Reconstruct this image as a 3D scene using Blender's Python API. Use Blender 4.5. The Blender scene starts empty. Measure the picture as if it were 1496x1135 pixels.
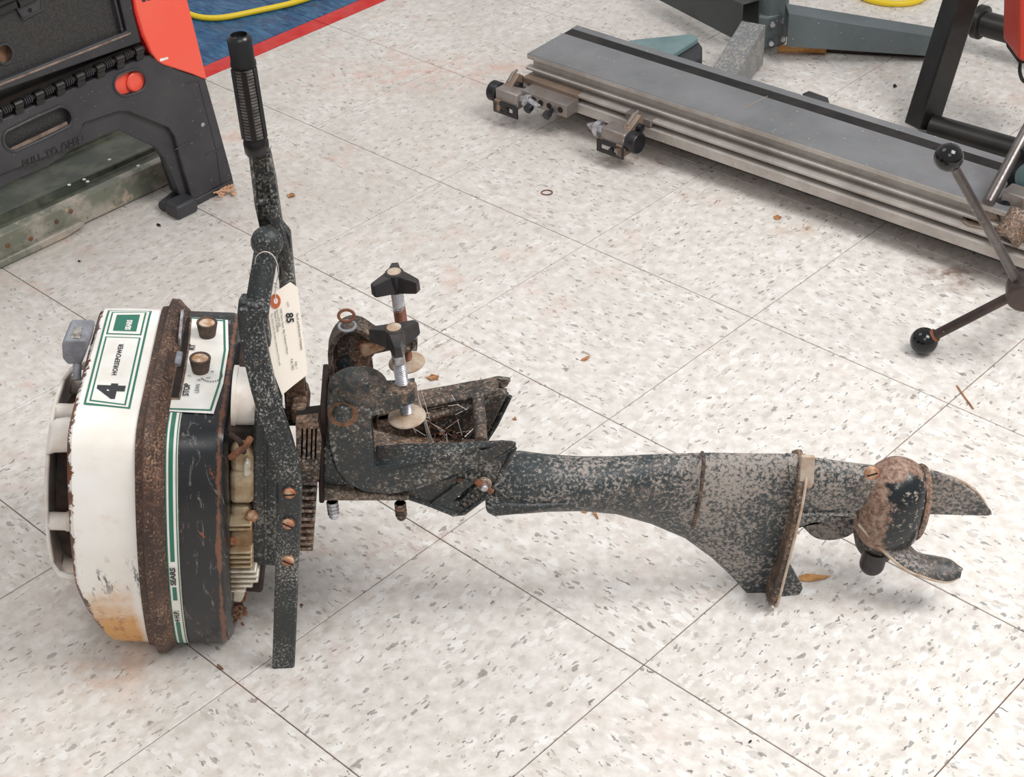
import bpy, bmesh, math, random
from mathutils import Vector, Matrix, Quaternion, noise as mn
from mathutils.geometry import intersect_line_plane
random.seed(7)
R = math.radians; PI = math.pi
SC = bpy.context.scene; COL = SC.collection
# ------------------------------------------------------------------ camera
W_, H_ = 1496, 1135
FP, CH, PIT, ROLL, TH, OX, OY, CX, CY = 2350.69, 1.24155, 0.628683, -0.0559857, -0.802152, -0.0320801, 2.28037, -58.971, 3.304
fw = Vector((0, math.cos(PIT), -math.sin(PIT))); r0 = Vector((1, 0, 0)); u0 = r0.cross(fw)
cr = math.cos(ROLL)*r0 + math.sin(ROLL)*u0; cu = cr.cross(fw)
CAM = Vector((0, 0, CH))
cd = bpy.data.cameras.new('camera'); cam = bpy.data.objects.new('camera', cd); COL.objects.link(cam); SC.camera = cam
cd.sensor_width = 36; cd.lens = FP/W_*36; cd.shift_x = -CX/W_; cd.shift_y = CY/W_
m = Matrix((cr, cu, -fw)).transposed().to_4x4(); m.translation = CAM; cam.matrix_world = m
cd.clip_start = .05
# ------------------------------------------------------------------ world, lights, exposure
SC.view_settings.view_transform = 'Standard'; SC.view_settings.look = 'None'
SC.view_settings.gamma = 1; SC.view_settings.exposure = 0.0; SC.view_settings.use_curve_mapping = False
w = bpy.data.worlds.new('world'); SC.world = w; w.use_nodes = True
w.node_tree.nodes['Background'].inputs[0].default_value = (1.0, .995, .99, 1)
w.node_tree.nodes['Background'].inputs[1].default_value = 0.52
def area(name, loc, target, size, power, color=(1, 1, 1), sy=None):
    d = bpy.data.lights.new(name, 'AREA'); d.energy = power; d.color = color
    d.shape = 'RECTANGLE'; d.size = size; d.size_y = sy or size
    o = bpy.data.objects.new(name, d); COL.objects.link(o); o.location = loc
    o.rotation_euler = (Vector(target)-Vector(loc)).to_track_quat('-Z', 'Y').to_euler(); return o
area('ceiling_lamp', (1.35, .95, 2.2), (.45, 1.2, 0), 1.0, 45, (1, .995, .985))
area('ceiling_lamp', (-1.0, 2.6, 2.7), (-.1, 1.8, 0), 1.2, 13, (1, .985, .965))
area('ceiling_lamp', (.1, -.5, 2.6), (0, 1.3, 0), 1.2, 14, (1, .99, .98))

# ------------------------------------------------------------------ projection helpers: a picture point on a real plane
def ray(px, py): return fw + cr*((px-W_/2-CX)/FP) - cu*((py-H_/2-CY)/FP)
def P(px, py, z=None, y=None, x=None, d=None):
    r = ray(px, py)
    if z is not None: t = (z-CH)/r.z
    elif y is not None: t = y/r.y
    elif x is not None: t = x/r.x
    else: t = d
    return CAM + r*t
def PP(px, py, pt, n):
    r = ray(px, py); return CAM + r*((pt-CAM).dot(n)/r.dot(n))
def pj(X):
    d = X-CAM; z = d.dot(fw); return (W_/2+CX+FP*d.dot(cr)/z, H_/2+CY-FP*d.dot(cu)/z)
EA = Vector((math.cos(TH), math.sin(TH), 0)); EB = Vector((-math.sin(TH), math.cos(TH), 0)); O0 = Vector((OX, OY, 0)); T = .3048
def LT(a, b, z=0): return O0 + EA*b - EB*a + Vector((0, 0, z))
V = Vector
# ------------------------------------------------------------------ object helpers
def new(name, me): 
    o = bpy.data.objects.new(name, me); COL.objects.link(o); return o
def fin(bm, name, mat, parent=None, bevel=0, seg=2, smooth=35, recentre=None):
    bmesh.ops.remove_doubles(bm, verts=bm.verts, dist=1e-6)
    bmesh.ops.recalc_face_normals(bm, faces=bm.faces)
    me = bpy.data.meshes.new(name)
    off = V((0, 0, 0))
    if parent is None:
        if recentre is None: recentre = True
        if recentre and len(bm.verts):
            xs = [v.co for v in bm.verts]
            off = V(((min(c.x for c in xs)+max(c.x for c in xs))/2, (min(c.y for c in xs)+max(c.y for c in xs))/2, min(c.z for c in xs)))
            bmesh.ops.translate(bm, verts=bm.verts, vec=-off)
    bm.to_mesh(me); bm.free()
    if smooth is not None:
        for p in me.polygons: p.use_smooth = True
        me.set_sharp_from_angle(angle=R(smooth))
    if isinstance(mat, (list, tuple)):
        for q in mat: me.materials.append(q)
    else: me.materials.append(mat)
    o = new(name, me)
    if parent is None: o.location = off
    else:
        o.parent = parent; o.location = -world_off(parent)
    if bevel:
        b = o.modifiers.new('bevel', 'BEVEL'); b.width = bevel; b.segments = seg; b.limit_method = 'ANGLE'; b.angle_limit = R(35)
        b.harden_normals = False
    return o
def world_off(o):
    v = V((0, 0, 0))
    while o is not None: v = v + o.location; o = o.parent
    return v
def empty(name, loc, label, cat, group=None):
    o = new(name, None); o.location = loc; o['label'] = label; o['category'] = cat; o.empty_display_size = .05
    if group: o['group'] = group
    return o
def tag(o, label, cat=None, group=None, kind=None):
    if label: o['label'] = label
    if cat: o['category'] = cat
    if group: o['group'] = group
    if kind: o['kind'] = kind
    return o
def BM(): return bmesh.new()
def prism(bm, pts, vec):
    vec = V(vec); a = [bm.verts.new(p) for p in pts]; b = [bm.verts.new(V(p)+vec) for p in pts]; n = len(pts)
    bm.faces.new(a); bm.faces.new(b[::-1])
    for i in range(n): bm.faces.new((a[i], a[(i+1) % n], b[(i+1) % n], b[i]))
def plate(bm, outline, holes, vec):
    """flat plate with openings, front outline and holes in 3-D, thickness along vec"""
    vec = V(vec); es = []; loops = []
    for loop in [outline]+list(holes):
        vs = [bm.verts.new(p) for p in loop]; loops.append(vs)
        for i in range(len(vs)): es.append(bm.edges.new((vs[i], vs[(i+1) % len(vs)])))
    g = bmesh.ops.triangle_fill(bm, edges=es, use_beauty=True, use_dissolve=False)
    fs = [f for f in g['geom'] if isinstance(f, bmesh.types.BMFace)]
    mp = {}
    for vs in loops:
        for v in vs: mp[v] = bm.verts.new(v.co+vec)
    for f in fs:
        try: bm.faces.new([mp[v] for v in f.verts][::-1])
        except Exception: pass
    for vs in loops:
        for i in range(len(vs)):
            a, b = vs[i], vs[(i+1) % len(vs)]
            bm.faces.new((a, b, mp[b], mp[a]))
def frame_of(d):
    d = V(d).normalized(); a = V((0, 0, 1)) if abs(d.z) < .9 else V((1, 0, 0))
    x = a.cross(d).normalized(); return x, d.cross(x), d
def box(bm, c, s, ax=None):
    c = V(c)
    if ax is None: ax = (V((1, 0, 0)), V((0, 1, 0)), V((0, 0, 1)))
    vs = [bm.verts.new(c+ax[0]*(i*s[0]/2)+ax[1]*(j*s[1]/2)+ax[2]*(k*s[2]/2)) for i in (-1, 1) for j in (-1, 1) for k in (-1, 1)]
    for f in ((0, 1, 3, 2), (4, 6, 7, 5), (0, 4, 5, 1), (2, 3, 7, 6), (0, 2, 6, 4), (1, 5, 7, 3)): bm.faces.new([vs[i] for i in f])
def loft(bm, rings, caps=True, closed=False):
    rv = [[bm.verts.new(p) for p in r] for r in rings]; n = len(rings[0])
    k = len(rv)
    for i in range(k if closed else k-1):
        a, b = rv[i], rv[(i+1) % k]
        for j in range(n): bm.faces.new((a[j], a[(j+1) % n], b[(j+1) % n], b[j]))
    if caps and not closed: bm.faces.new(rv[0][::-1]); bm.faces.new(rv[-1])
def lathe(bm, prof, o, d, n=24, ref=None):
    """prof: (radius, height along d)"""
    x, y, z = frame_of(d); o = V(o)
    rings = [[o+z*h+(x*math.cos(2*PI*j/n)+y*math.sin(2*PI*j/n))*max(r, 1e-5) for j in range(n)] for r, h in prof]
    loft(bm, rings)
def cyl(bm, a, b, r, n=20, r2=None):
    a = V(a); b = V(b); L = (b-a).length; lathe(bm, [(r, 0), (r2 if r2 else r, L)], a, b-a, n)
def sphere(bm, c, r, n=24, sc=(1, 1, 1)):
    g = bmesh.ops.create_uvsphere(bm, u_segments=n, v_segments=n//2, radius=r)
    for v in g['verts']: v.co = V((v.co.x*sc[0], v.co.y*sc[1], v.co.z*sc[2]))+V(c)
def smoothpath(pts, k=6):
    pts = [V(p) for p in pts]; out = []
    n = len(pts)
    for i in range(n-1):
        p0, p1, p2, p3 = pts[max(i-1, 0)], pts[i], pts[i+1], pts[min(i+2, n-1)]
        for j in range(k):
            t = j/k
            out.append(.5*((2*p1)+(-p0+p2)*t+(2*p0-5*p1+4*p2-p3)*t*t+(-p0+3*p1-3*p2+p3)*t**3))
    out.append(pts[-1]); return out
def tube(bm, pts, r, n=12, closed=False, rr=None, flat=1.0):
    pts = [V(p) for p in pts]; m_ = len(pts); rings = []; px = None
    for i, p in enumerate(pts):
        if closed: d = pts[(i+1) % m_]-pts[i-1]
        else: d = pts[min(i+1, m_-1)]-pts[max(i-1, 0)]
        d.normalize()
        if px is None: x, y, _ = frame_of(d)
        else:
            x = (px-d*px.dot(d)).normalized(); y = d.cross(x)
        px = x; q = rr[i] if rr else r
        rings.append([p+(x*math.cos(2*PI*j/n)+y*math.sin(2*PI*j/n)*flat)*q for j in range(n)])
    loft(bm, rings, closed=closed)
def strap(bm, pts, w_, t_, wd):
    """rectangular bar along pts; width direction wd fixed, thickness across"""
    pts = [V(p) for p in pts]; wd = V(wd).normalized(); rings = []; m_ = len(pts)
    if not isinstance(w_, (list, tuple)): w_ = [w_]*m_
    if not isinstance(t_, (list, tuple)): t_ = [t_]*m_
    for i, p in enumerate(pts):
        d = (pts[min(i+1, m_-1)]-pts[max(i-1, 0)]).normalized()
        wv = (wd-d*wd.dot(d)).normalized(); tv = d.cross(wv)
        a, b = w_[i]/2, t_[i]/2
        rings.append([p+wv*a+tv*b, p-wv*a+tv*b, p-wv*a-tv*b, p+wv*a-tv*b])
    loft(bm, rings)
def text_verts(s, size, spacing=1.0, bold=0.0, align='LEFT'):
    c = bpy.data.curves.new('lettering', 'FONT'); c.body = s; c.size = size; c.space_character = spacing; c.offset = bold
    c.align_x = align; c.resolution_u = 3; c.fill_mode = 'FRONT'
    o = bpy.data.objects.new('lettering', c); COL.objects.link(o)
    me = bpy.data.meshes.new_from_object(o.evaluated_get(bpy.context.evaluated_depsgraph_get()))
    bpy.data.objects.remove(o); bpy.data.curves.remove(c)
    vs = [v.co.copy() for v in me.vertices]; fs = [list(p.vertices) for p in me.polygons]; bpy.data.meshes.remove(me)
    return vs, fs
def text_obj(s, size, mapf, mat, parent, name='lettering', spacing=1.0, bold=0.0, align='LEFT', sx=1.0):
    vs, fs = text_verts(s, size, spacing, bold, align); bm = BM()
    bv = [bm.verts.new(mapf(v.x*sx, v.y)) for v in vs]
    for f in fs:
        try: bm.faces.new([bv[i] for i in f])
        except Exception: pass
    me = bpy.data.meshes.new(name); bm.to_mesh(me); bm.free(); me.materials.append(mat)
    o = new(name, me); o.parent = parent; o.location = -world_off(parent); return o

# ------------------------------------------------------------------ materials
def lin(c): 
    return tuple(((x/255)/12.92 if x/255 <= .04045 else ((x/255+.055)/1.055)**2.4) for x in c)+(1,)
class M_:
    def __init__(s, name, rough=.5, metal=0.0, spec=.5):
        s.m = bpy.data.materials.new(name); s.m.use_nodes = True; s.t = s.m.node_tree; s.b = s.t.nodes['Principled BSDF']
        s.b.inputs['Roughness'].default_value = rough; s.b.inputs['Metallic'].default_value = metal
        s.b.inputs['Specular IOR Level'].default_value = spec
        s.tc = s.t.nodes.new('ShaderNodeTexCoord')
    def n(s, ty, **kw):
        q = s.t.nodes.new(ty)
        for k, v in kw.items(): setattr(q, k, v)
        return q
    def l(s, a, b): s.t.links.new(a, b)
    def noise(s, scale, detail=6, rough=.6, stretch=None, offs=None, dist=0):
        q = s.n('ShaderNodeTexNoise'); q.inputs['Scale'].default_value = scale; q.inputs['Detail'].default_value = detail; q.inputs['Roughness'].default_value = rough
        q.inputs['Distortion'].default_value = dist
        mp = s.n('ShaderNodeMapping'); s.l(s.tc.outputs['Object'], mp.inputs[0])
        if stretch: mp.inputs['Scale'].default_value = stretch
        if offs: mp.inputs['Location'].default_value = offs
        s.l(mp.outputs[0], q.inputs['Vector']); return q.outputs[0]
    def ramp(s, x, a, b, inv=False):
        q = s.n('ShaderNodeMapRange'); q.inputs[1].default_value = a; q.inputs[2].default_value = b
        if inv: q.inputs[3].default_value = 1; q.inputs[4].default_value = 0
        s.l(x, q.inputs[0]); return q.outputs[0]
    def math(s, op, a, b=None, c=None):
        q = s.n('ShaderNodeMath', operation=op)
        for i, v in enumerate((a, b, c)):
            if v is None: continue
            if isinstance(v, (int, float)): q.inputs[i].default_value = v
            else: s.l(v, q.inputs[i])
        return q.outputs[0]
    def mix(s, f, a, b):
        q = s.n('ShaderNodeMix', data_type='RGBA')
        if isinstance(f, (int, float)): q.inputs[0].default_value = f
        else: s.l(f, q.inputs[0])
        for i, v in ((6, a), (7, b)):
            if isinstance(v, tuple): q.inputs[i].default_value = v
            else: s.l(v, q.inputs[i])
        return q.outputs[2]
    def xyz(s):
        q = s.n('ShaderNodeSeparateXYZ'); s.l(s.tc.outputs['Object'], q.inputs[0]); return q.outputs
    def col(s, c):
        if isinstance(c, tuple): s.b.inputs['Base Color'].default_value = c
        else: s.l(c, s.b.inputs['Base Color'])
    def bump(s, h, strength=.3, dist=.001):
        q = s.n('ShaderNodeBump'); q.inputs['Strength'].default_value = strength; q.inputs['Distance'].default_value = dist
        s.l(h, q.inputs['Height']); s.l(q.outputs[0], s.b.inputs['Normal'])
def simple(name, rgb, rough=.5, metal=0, var=.0, scale=40, rgb2=None, bump=0):
    q = M_(name, rough, metal)
    if rgb2 is None and not bump: q.col(lin(rgb)); return q.m
    n_ = q.noise(scale)
    q.col(q.mix(q.ramp(n_, .42, .62), lin(rgb), lin(rgb2 or rgb)))
    if bump: q.bump(n_, bump, .002)
    return q.m
def cast(name, base, pit, brown, amt=.5, bamt=.55, rough=.45, scale=150, big=9):
    scale *= 2.1; big *= 1.8; amt -= .015; bamt -= .045
    """old dark paint, pitted to bare pale metal, with brown dirt"""
    q = M_(name, rough)
    f = q.noise(scale, 5, .75); g = q.noise(big, 4, .6, offs=(3, 1, 2)); f2 = q.noise(scale*.45, 5, .7, offs=(5, 2, 1))
    s1 = q.math('ADD', q.math('MULTIPLY', f, .70), q.math('MULTIPLY', g, .30))
    pm = q.ramp(s1, 1-amt-.015, 1-amt+.06)
    s2 = q.math('ADD', q.math('MULTIPLY', f2, .5), q.math('MULTIPLY', q.noise(big*.6, 4, .6, offs=(9, 4, 7)), .5))
    bmk = q.ramp(s2, 1-bamt-.03, 1-bamt+.12)
    bv = q.noise(scale*.9, 5, .75, offs=(12, 3, 5)); c = q.mix(q.math('MULTIPLY', bmk, .9), lin(base), q.mix(q.ramp(bv, .38, .62), lin(tuple(v*.62 for v in brown)), lin(tuple(min(255, v*1.3) for v in brown))))
    c = q.mix(q.math('MULTIPLY', pm, .85), c, lin(pit))
    q.col(c); q.l(q.math('ADD', q.math('MULTIPLY', pm, .35), rough-.05), q.b.inputs['Roughness'])
    q.bump(q.math('SUBTRACT', f, q.math('MULTIPLY', pm, .35)), .35, .0012); return q.m
M = {}
M['cast'] = cast('pitted_black_paint', (38, 46, 48), (166, 160, 152), (96, 78, 66), .48, .50)
M['casthi'] = cast('worn_black_paint', (40, 45, 46), (188, 183, 178), (88, 74, 64), .475, .47, scale=190)
M['castbr'] = cast('dirty_black_casting', (50, 47, 44), (178, 166, 154), (122, 100, 84), .48, .56, .6)
M['leg'] = cast('corroded_leg_paint', (46, 55, 58), (168, 158, 150), (114, 100, 90), .53, .52, scale=120, big=6)
M['rustcast'] = cast('brown_stained_casting', (52, 45, 41), (186, 170, 156), (134, 104, 84), .48, .58, .6)
M['castshiny'] = cast('glossy_black_dome', (36, 45, 48), (190, 184, 176), (104, 78, 60), .44, .44, .16)
def mk_floor():
    q = M_('vinyl_composition_tile', .34, 0, .4)
    oi = q.n('ShaderNodeObjectInfo')
    cm = q.n('ShaderNodeCombineXYZ'); q.l(q.math('MULTIPLY', oi.outputs['Random'], 37.0), cm.inputs[0]); q.l(q.math('MULTIPLY', oi.outputs['Random'], 91.0), cm.inputs[1]); 
    va = q.n('ShaderNodeVectorMath', operation='ADD'); q.l(q.tc.outputs['Object'], va.inputs[0]); q.l(cm.outputs[0], va.inputs[1])
    # wobble
    nz = q.n('ShaderNodeTexNoise'); nz.inputs['Scale'].default_value = 110; nz.inputs['Detail'].default_value = 3; q.l(va.outputs[0], nz.inputs['Vector'])
    sb = q.n('ShaderNodeVectorMath', operation='SUBTRACT'); q.l(nz.outputs['Color'], sb.inputs[0]); sb.inputs[1].default_value = (.5, .5, .5)
    scl = q.n('ShaderNodeVectorMath', operation='SCALE'); q.l(sb.outputs[0], scl.inputs[0]); scl.inputs['Scale'].default_value = .011
    vb = q.n('ShaderNodeVectorMath', operation='ADD'); q.l(va.outputs[0], vb.inputs[0]); q.l(scl.outputs[0], vb.inputs[1])
    def vor(scale, st, off, rot=0.0):
        mp = q.n('ShaderNodeMapping'); mp.inputs['Scale'].default_value = st; mp.inputs['Location'].default_value = off; mp.inputs['Rotation'].default_value = (0, 0, rot)
        q.l(vb.outputs[0], mp.inputs[0])
        v = q.n('ShaderNodeTexVoronoi'); v.inputs['Scale'].default_value = scale; v.inputs['Randomness'].default_value = 1; v.feature = 'F1'
        q.l(mp.outputs[0], v.inputs['Vector'])
        sp = q.n('ShaderNodeSeparateColor'); q.l(v.outputs['Color'], sp.inputs[0]); return v.outputs['Distance'], sp.outputs
    def chips(scale, st, off, frac, rad, rot=0.0):
        d, c = vor(scale, st, off, rot)
        sel = q.math('LESS_THAN', c[0], frac)
        rr = q.math('MULTIPLY', c[1], rad)
        return q.math('MULTIPLY', sel, q.math('LESS_THAN', d, q.math('ADD', rr, rad*.45))), c[2]
    base = q.mix(q.ramp(q.noise(60, 4, .6), .35, .65), lin((240, 236, 231)), lin((214, 207, 199)))
    m0, c0 = chips(95, (.42, 1, 1), (0, 0, 0), .42, .34, .15)
    base = q.mix(q.math('MULTIPLY', m0, .5), base, lin((252, 251, 249)))
    m1, c1 = chips(105, (.45, 1, 1), (3, 7, 0), .34, .30, -.1)
    base = q.mix(q.math('MULTIPLY', m1, .6), base, q.mix(c1, lin((190, 184, 178)), lin((206, 198, 188))))
    m2, c2 = chips(185, (.36, 1, 1), (11, 3, 0), .40, .26, .12)
    base = q.mix(q.math('MULTIPLY', m2, .62), base, q.mix(c2, lin((104, 98, 95)), lin((180, 173, 167))))
    m3, c3 = chips(170, (.22, 1, 1), (1, 17, 0), .44, .17, -.25)
    base = q.mix(q.math('MULTIPLY', m3, .75), base, q.mix(c3, lin((70, 66, 66)), lin((140, 132, 128))))
    m4, _ = chips(130, (.5, 1, 1), (5, 1, 0), .05, .30, .3)
    base = q.mix(q.math('MULTIPLY', m4, .7), base, lin((128, 122, 118)))
    # ---- ground-in dirt, floor patches, painted light and shade, in world coordinates
    geo = q.n('ShaderNodeNewGeometry'); ps = q.n('ShaderNodeSeparateXYZ'); q.l(geo.outputs['Position'], ps.inputs[0])
    def wn(scale, off):
        n_ = q.n('ShaderNodeTexNoise'); n_.inputs['Scale'].default_value = scale; n_.inputs['Detail'].default_value = 5; n_.inputs['Roughness'].default_value = .65
        mp = q.n('ShaderNodeMapping'); mp.inputs['Location'].default_value = off; q.l(geo.outputs['Position'], mp.inputs[0]); q.l(mp.outputs[0], n_.inputs['Vector']); return n_.outputs[0]
    def blob(x, y, rx, ry):
        dx = q.math('DIVIDE', q.math('SUBTRACT', ps.outputs[0], x), rx); dy = q.math('DIVIDE', q.math('SUBTRACT', ps.outputs[1], y), ry)
        d = q.math('SQRT', q.math('ADD', q.math('MULTIPLY', dx, dx), q.math('MULTIPLY', dy, dy)))
        return q.ramp(d, .15, 1.0, True)
    far = q.ramp(ps.outputs[1], 1.3, 3.0); rt = q.ramp(ps.outputs[0], -.5, .5, True)
    light_falloff = q.math('ADD', q.math('MULTIPLY', far, .62), q.math('MULTIPLY', rt, .6))  # dims the tiles to the far and left, light falloff painted in
    dim_mask = q.math('MULTIPLY', light_falloff, q.ramp(wn(3.0, (0, 0, 0)), .22, .7))
    base = q.mix(q.math('MULTIPLY', dim_mask, .75), base, lin((186, 178, 168)))
    pink = q.math('MULTIPLY', q.ramp(wn(14, (4, 4, 0)), .52, .68), q.math('MULTIPLY', q.ramp(wn(3.2, (8, 1, 0)), .46, .6), q.math('ADD', light_falloff, .12)))
    base = q.mix(q.math('MULTIPLY', pink, .6), base, lin((214, 170, 152)))
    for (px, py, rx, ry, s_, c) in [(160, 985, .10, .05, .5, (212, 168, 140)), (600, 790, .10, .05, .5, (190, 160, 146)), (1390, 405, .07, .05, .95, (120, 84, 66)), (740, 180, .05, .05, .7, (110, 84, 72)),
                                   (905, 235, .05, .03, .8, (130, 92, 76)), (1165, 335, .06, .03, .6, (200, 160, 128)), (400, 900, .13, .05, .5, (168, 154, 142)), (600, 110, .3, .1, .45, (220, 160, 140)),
                                   (130, 870, .12, .08, .5, (178, 156, 146))]:  # this patch: shade left of the cowl painted into the tiles
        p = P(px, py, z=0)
        k = q.math('MULTIPLY', blob(p.x, p.y, rx, ry), q.ramp(wn(38, (px, 0, 0)), .42, .62))  # patchy tint at each listed floor spot
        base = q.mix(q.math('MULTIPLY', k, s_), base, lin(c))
    sp_ = q.math('MULTIPLY', q.ramp(wn(170, (2, 0, 0)), .70, .73), q.ramp(wn(9, (0, 7, 0)), .45, .6))
    base = q.mix(sp_, base, lin((110, 66, 44)))
    q.col(base); return q
qf = mk_floor(); M['tile'] = qf.m
def vinyl(name, a, b):
    q = M_(name, .3); n_ = q.noise(60, 5, .7, stretch=(.3, 1, 1), dist=1.5); n2 = q.noise(16, 4, .6)
    q.col(q.mix(q.ramp(n_, .4, .66), lin(a), lin(b))); q.l(q.ramp(n2, .2, .9), q.b.inputs['Roughness']); return q.m
M['bluetile'] = vinyl('blue_vinyl', (20, 62, 104), (54, 112, 152)); M['redtile'] = vinyl('red_vinyl', (200, 26, 22), (214, 44, 36))
M['grout'] = simple('dark_joint_dirt', (122, 84, 60), .9, rgb2=(60, 44, 34), scale=25)
# cowl paints
_CO = P(225, 950, y=1.25); _A = R(6.3)
def lcoord(q, x, z): return q.math('SUBTRACT', q.math('MULTIPLY', q.math('SUBTRACT', x, _CO.x), math.cos(_A)), q.math('MULTIPLY', q.math('SUBTRACT', z, _CO.z), math.sin(_A)))
_lw = (P(92, 700, y=1.222)-_CO).dot(V((math.cos(_A), 0, -math.sin(_A)))); _lb = (P(328, 720, y=1.222)-_CO).dot(V((math.cos(_A), 0, -math.sin(_A))))
def mk_white():
    q = M_('chipped_white_enamel', .32); x, y, z = q.xyz()
    n1 = q.noise(70, 6, .7); n2 = q.noise(14, 4, .6, offs=(2, 5, 1)); ns = q.noise(60, 5, .7, stretch=(1.6, 1, .5), offs=(4, 0, 0))
    c = q.mix(q.ramp(n2, .35, .7), lin((251, 249, 245)), lin((242, 234, 223)))
    # rust bloom low on the flank
    g = q.math('ADD', q.ramp(z, .04, .145, True), q.math('MULTIPLY', q.math('SUBTRACT', q.noise(30, 5, .7), .5), 1.1))
    g2 = q.math('MULTIPLY', g, q.ramp(lcoord(q, x, z), -.016, -.002, True))
    c = q.mix(q.math('MULTIPLY', q.ramp(g2, .10, .70), .92), c, lin((216, 156, 78)))
    sp2 = q.math('MULTIPLY', q.ramp(n1, .52, .60), q.ramp(g2, .3, 1.0)); c = q.mix(q.math('MULTIPLY', sp2, .75), c, lin((150, 84, 36)))
    # chips along the outer rim
    lc = q.math('SUBTRACT', lcoord(q, x, z), q.math('MULTIPLY', q.ramp(z, .02, .14, True), .024)); e = q.ramp(lc, _lw+.001, _lw+.012, True); k = q.ramp(q.math('ADD', q.math('MULTIPLY', e, .40), q.noise(60, 6, .8, offs=(1, 2, 3))), .80, .83)
    c = q.mix(k, c, q.mix(q.ramp(n2, .4, .6), lin((122, 70, 40)), lin((60, 54, 56))))
    # scuffs halfway up the flank
    b1 = q.math('MULTIPLY', q.ramp(q.math('ABSOLUTE', q.math('SUBTRACT', z, .142)), 0, .035, True), q.ramp(ns, .56, .60)); c = q.mix(b1, c, lin((104, 104, 108)))
    b2 = q.ramp(q.noise(48, 6, .75, stretch=(.8, 1, 1.3), offs=(7, 7, 0)), .71, .735); c = q.mix(b2, c, lin((78, 62, 52)))
    q.col(c); return q.m
M['white'] = mk_white()
def mk_blackcowl():
    q = M_('scratched_black_enamel', .3); x, y, z = q.xyz()
    c = q.mix(q.ramp(q.noise(10, 4, .6), .35, .7), lin((26, 30, 34)), lin((44, 44, 45)))
    s = q.ramp(q.noise(55, 6, .8, stretch=(1.6, 1, .35), offs=(3, 0, 1), dist=1.5), .585, .62); c = q.mix(q.math('MULTIPLY', s, .55), c, lin((150, 144, 138)))
    s = q.ramp(q.noise(45, 5, .8, stretch=(1, 1, .8), offs=(9, 0, 4), dist=1), .635, .67); c = q.mix(q.math('MULTIPLY', s, .75), c, lin((158, 86, 48)))
    e = q.ramp(q.math('ABSOLUTE', q.math('SUBTRACT', lcoord(q, x, z), _lb-.0075)), 0, .006, True)
    k = q.ramp(q.math('ADD', q.math('MULTIPLY', e, .40), q.noise(60, 5, .8, stretch=(1, 1, .4))), .74, .86); c = q.mix(q.math('MULTIPLY', k, .85), c, lin((128, 84, 62)))
    q.col(c); q.bump(q.noise(120, 4, .6), .08, .001); return q.m
M['black'] = mk_blackcowl()
M['rustband'] = cast('rusted_steel_band', (60, 43, 37), (172, 138, 114), (98, 70, 56), .475, .55, .6, 190, 14)
M['green'] = simple('green_print', (46, 118, 98), .4); M['decal'] = simple('white_print', (246, 245, 240), .35, rgb2=(236, 230, 220), scale=20)
M['ink'] = simple('dark_print', (48, 48, 52), .4)
M['greyplastic'] = simple('grey_plastic', (150, 152, 160), .5, rgb2=(126, 126, 132), scale=60)
M['chrome'] = simple('worn_chrome', (225, 222, 215), .25, .8, rgb2=(150, 140, 130), scale=120)
M['whiteplastic'] = simple('aged_white_plastic', (248, 243, 236), .4, rgb2=(222, 208, 194), scale=18)
M['dark'] = simple('dark_opening', (18, 14, 12), .8, rgb2=(46, 32, 26), scale=30)
M['darkbrown'] = simple('dirty_brown_steel', (62, 44, 34), .75, rgb2=(30, 23, 20), scale=35, bump=.3)
M['alu'] = simple('stained_cast_aluminium', (196, 178, 148), .5, .35, rgb2=(150, 118, 84), scale=30, bump=.4)
M['alulight'] = simple('pale_cast_aluminium', (222, 214, 200), .45, .35, rgb2=(176, 156, 130), scale=45, bump=.3)
M['rust'] = simple('orange_rust', (138, 90, 64), .85, rgb2=(92, 60, 46), scale=90, bump=.5)
M['rusty_screw'] = simple('rusty_screw_head', (170, 104, 72), .6, .3, rgb2=(206, 178, 150), scale=110)
M['zinc'] = simple('zinc_plated_steel', (204, 204, 210), .35, .7, rgb2=(150, 146, 146), scale=90)
M['pad'] = simple('rust_dusted_disc', (196, 180, 164), .55, .1, rgb2=(172, 144, 118), scale=60)
M['knob'] = simple('black_phenolic_plastic', (34, 33, 36), .42, rgb2=(56, 48, 46), scale=60)
M['knobdial'] = simple('brown_stained_plastic', (66, 54, 48), .6, rgb2=(98, 76, 62), scale=110)
M['dialtop'] = simple('dirty_dial_face', (222, 206, 190), .5, rgb2=(176, 132, 92), scale=90)
M['rubber'] = simple('black_rubber_grip', (24, 23, 24), .28)
M['paper'] = simple('manila_card', (254, 244, 230), .8); M['orangering'] = simple('orange_reinforcement', (198, 106, 68), .8); M['string'] = simple('white_string', (214, 206, 200), .8)
M['dust'] = simple('rust_dust', (150, 112, 88), .9, rgb2=(104, 76, 60), scale=70, bump=.3)
# workshop machines
def brushed(name, a, b, rough=.4, metal=.7, stain=None):
    q = M_(name, rough, metal); n_ = q.noise(9, 5, .6); f = q.noise(90, 4, .7, offs=(2, 2, 2)); c = q.mix(q.ramp(n_, .35, .65), lin(a), lin(b))
    c = q.mix(q.math('MULTIPLY', q.ramp(f, .5, .75), .4), c, lin(stain or (150, 128, 112)))
    s = q.ramp(q.noise(220, 2, .5, offs=(7, 1, 0)), .74, .76); c = q.mix(s, c, lin((225, 222, 218)))
    q.col(c); q.l(q.math('ADD', q.math('MULTIPLY', f, .3), rough-.12), q.b.inputs['Roughness']); return q.m
M['bedtop'] = brushed('ground_iron_table', (134, 135, 138), (116, 118, 121), .5, .15)
M['bedside'] = brushed('milled_steel_rail', (196, 190, 184), (164, 156, 150), .45, .35, (150, 130, 120))
M['bedblack'] = simple('black_scale_strip', (16, 15, 15), .7, rgb2=(40, 36, 34), scale=14)
M['steel'] = brushed('oily_tool_steel', (168, 160, 156), (130, 122, 118), .38, .5, (150, 104, 66))
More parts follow.
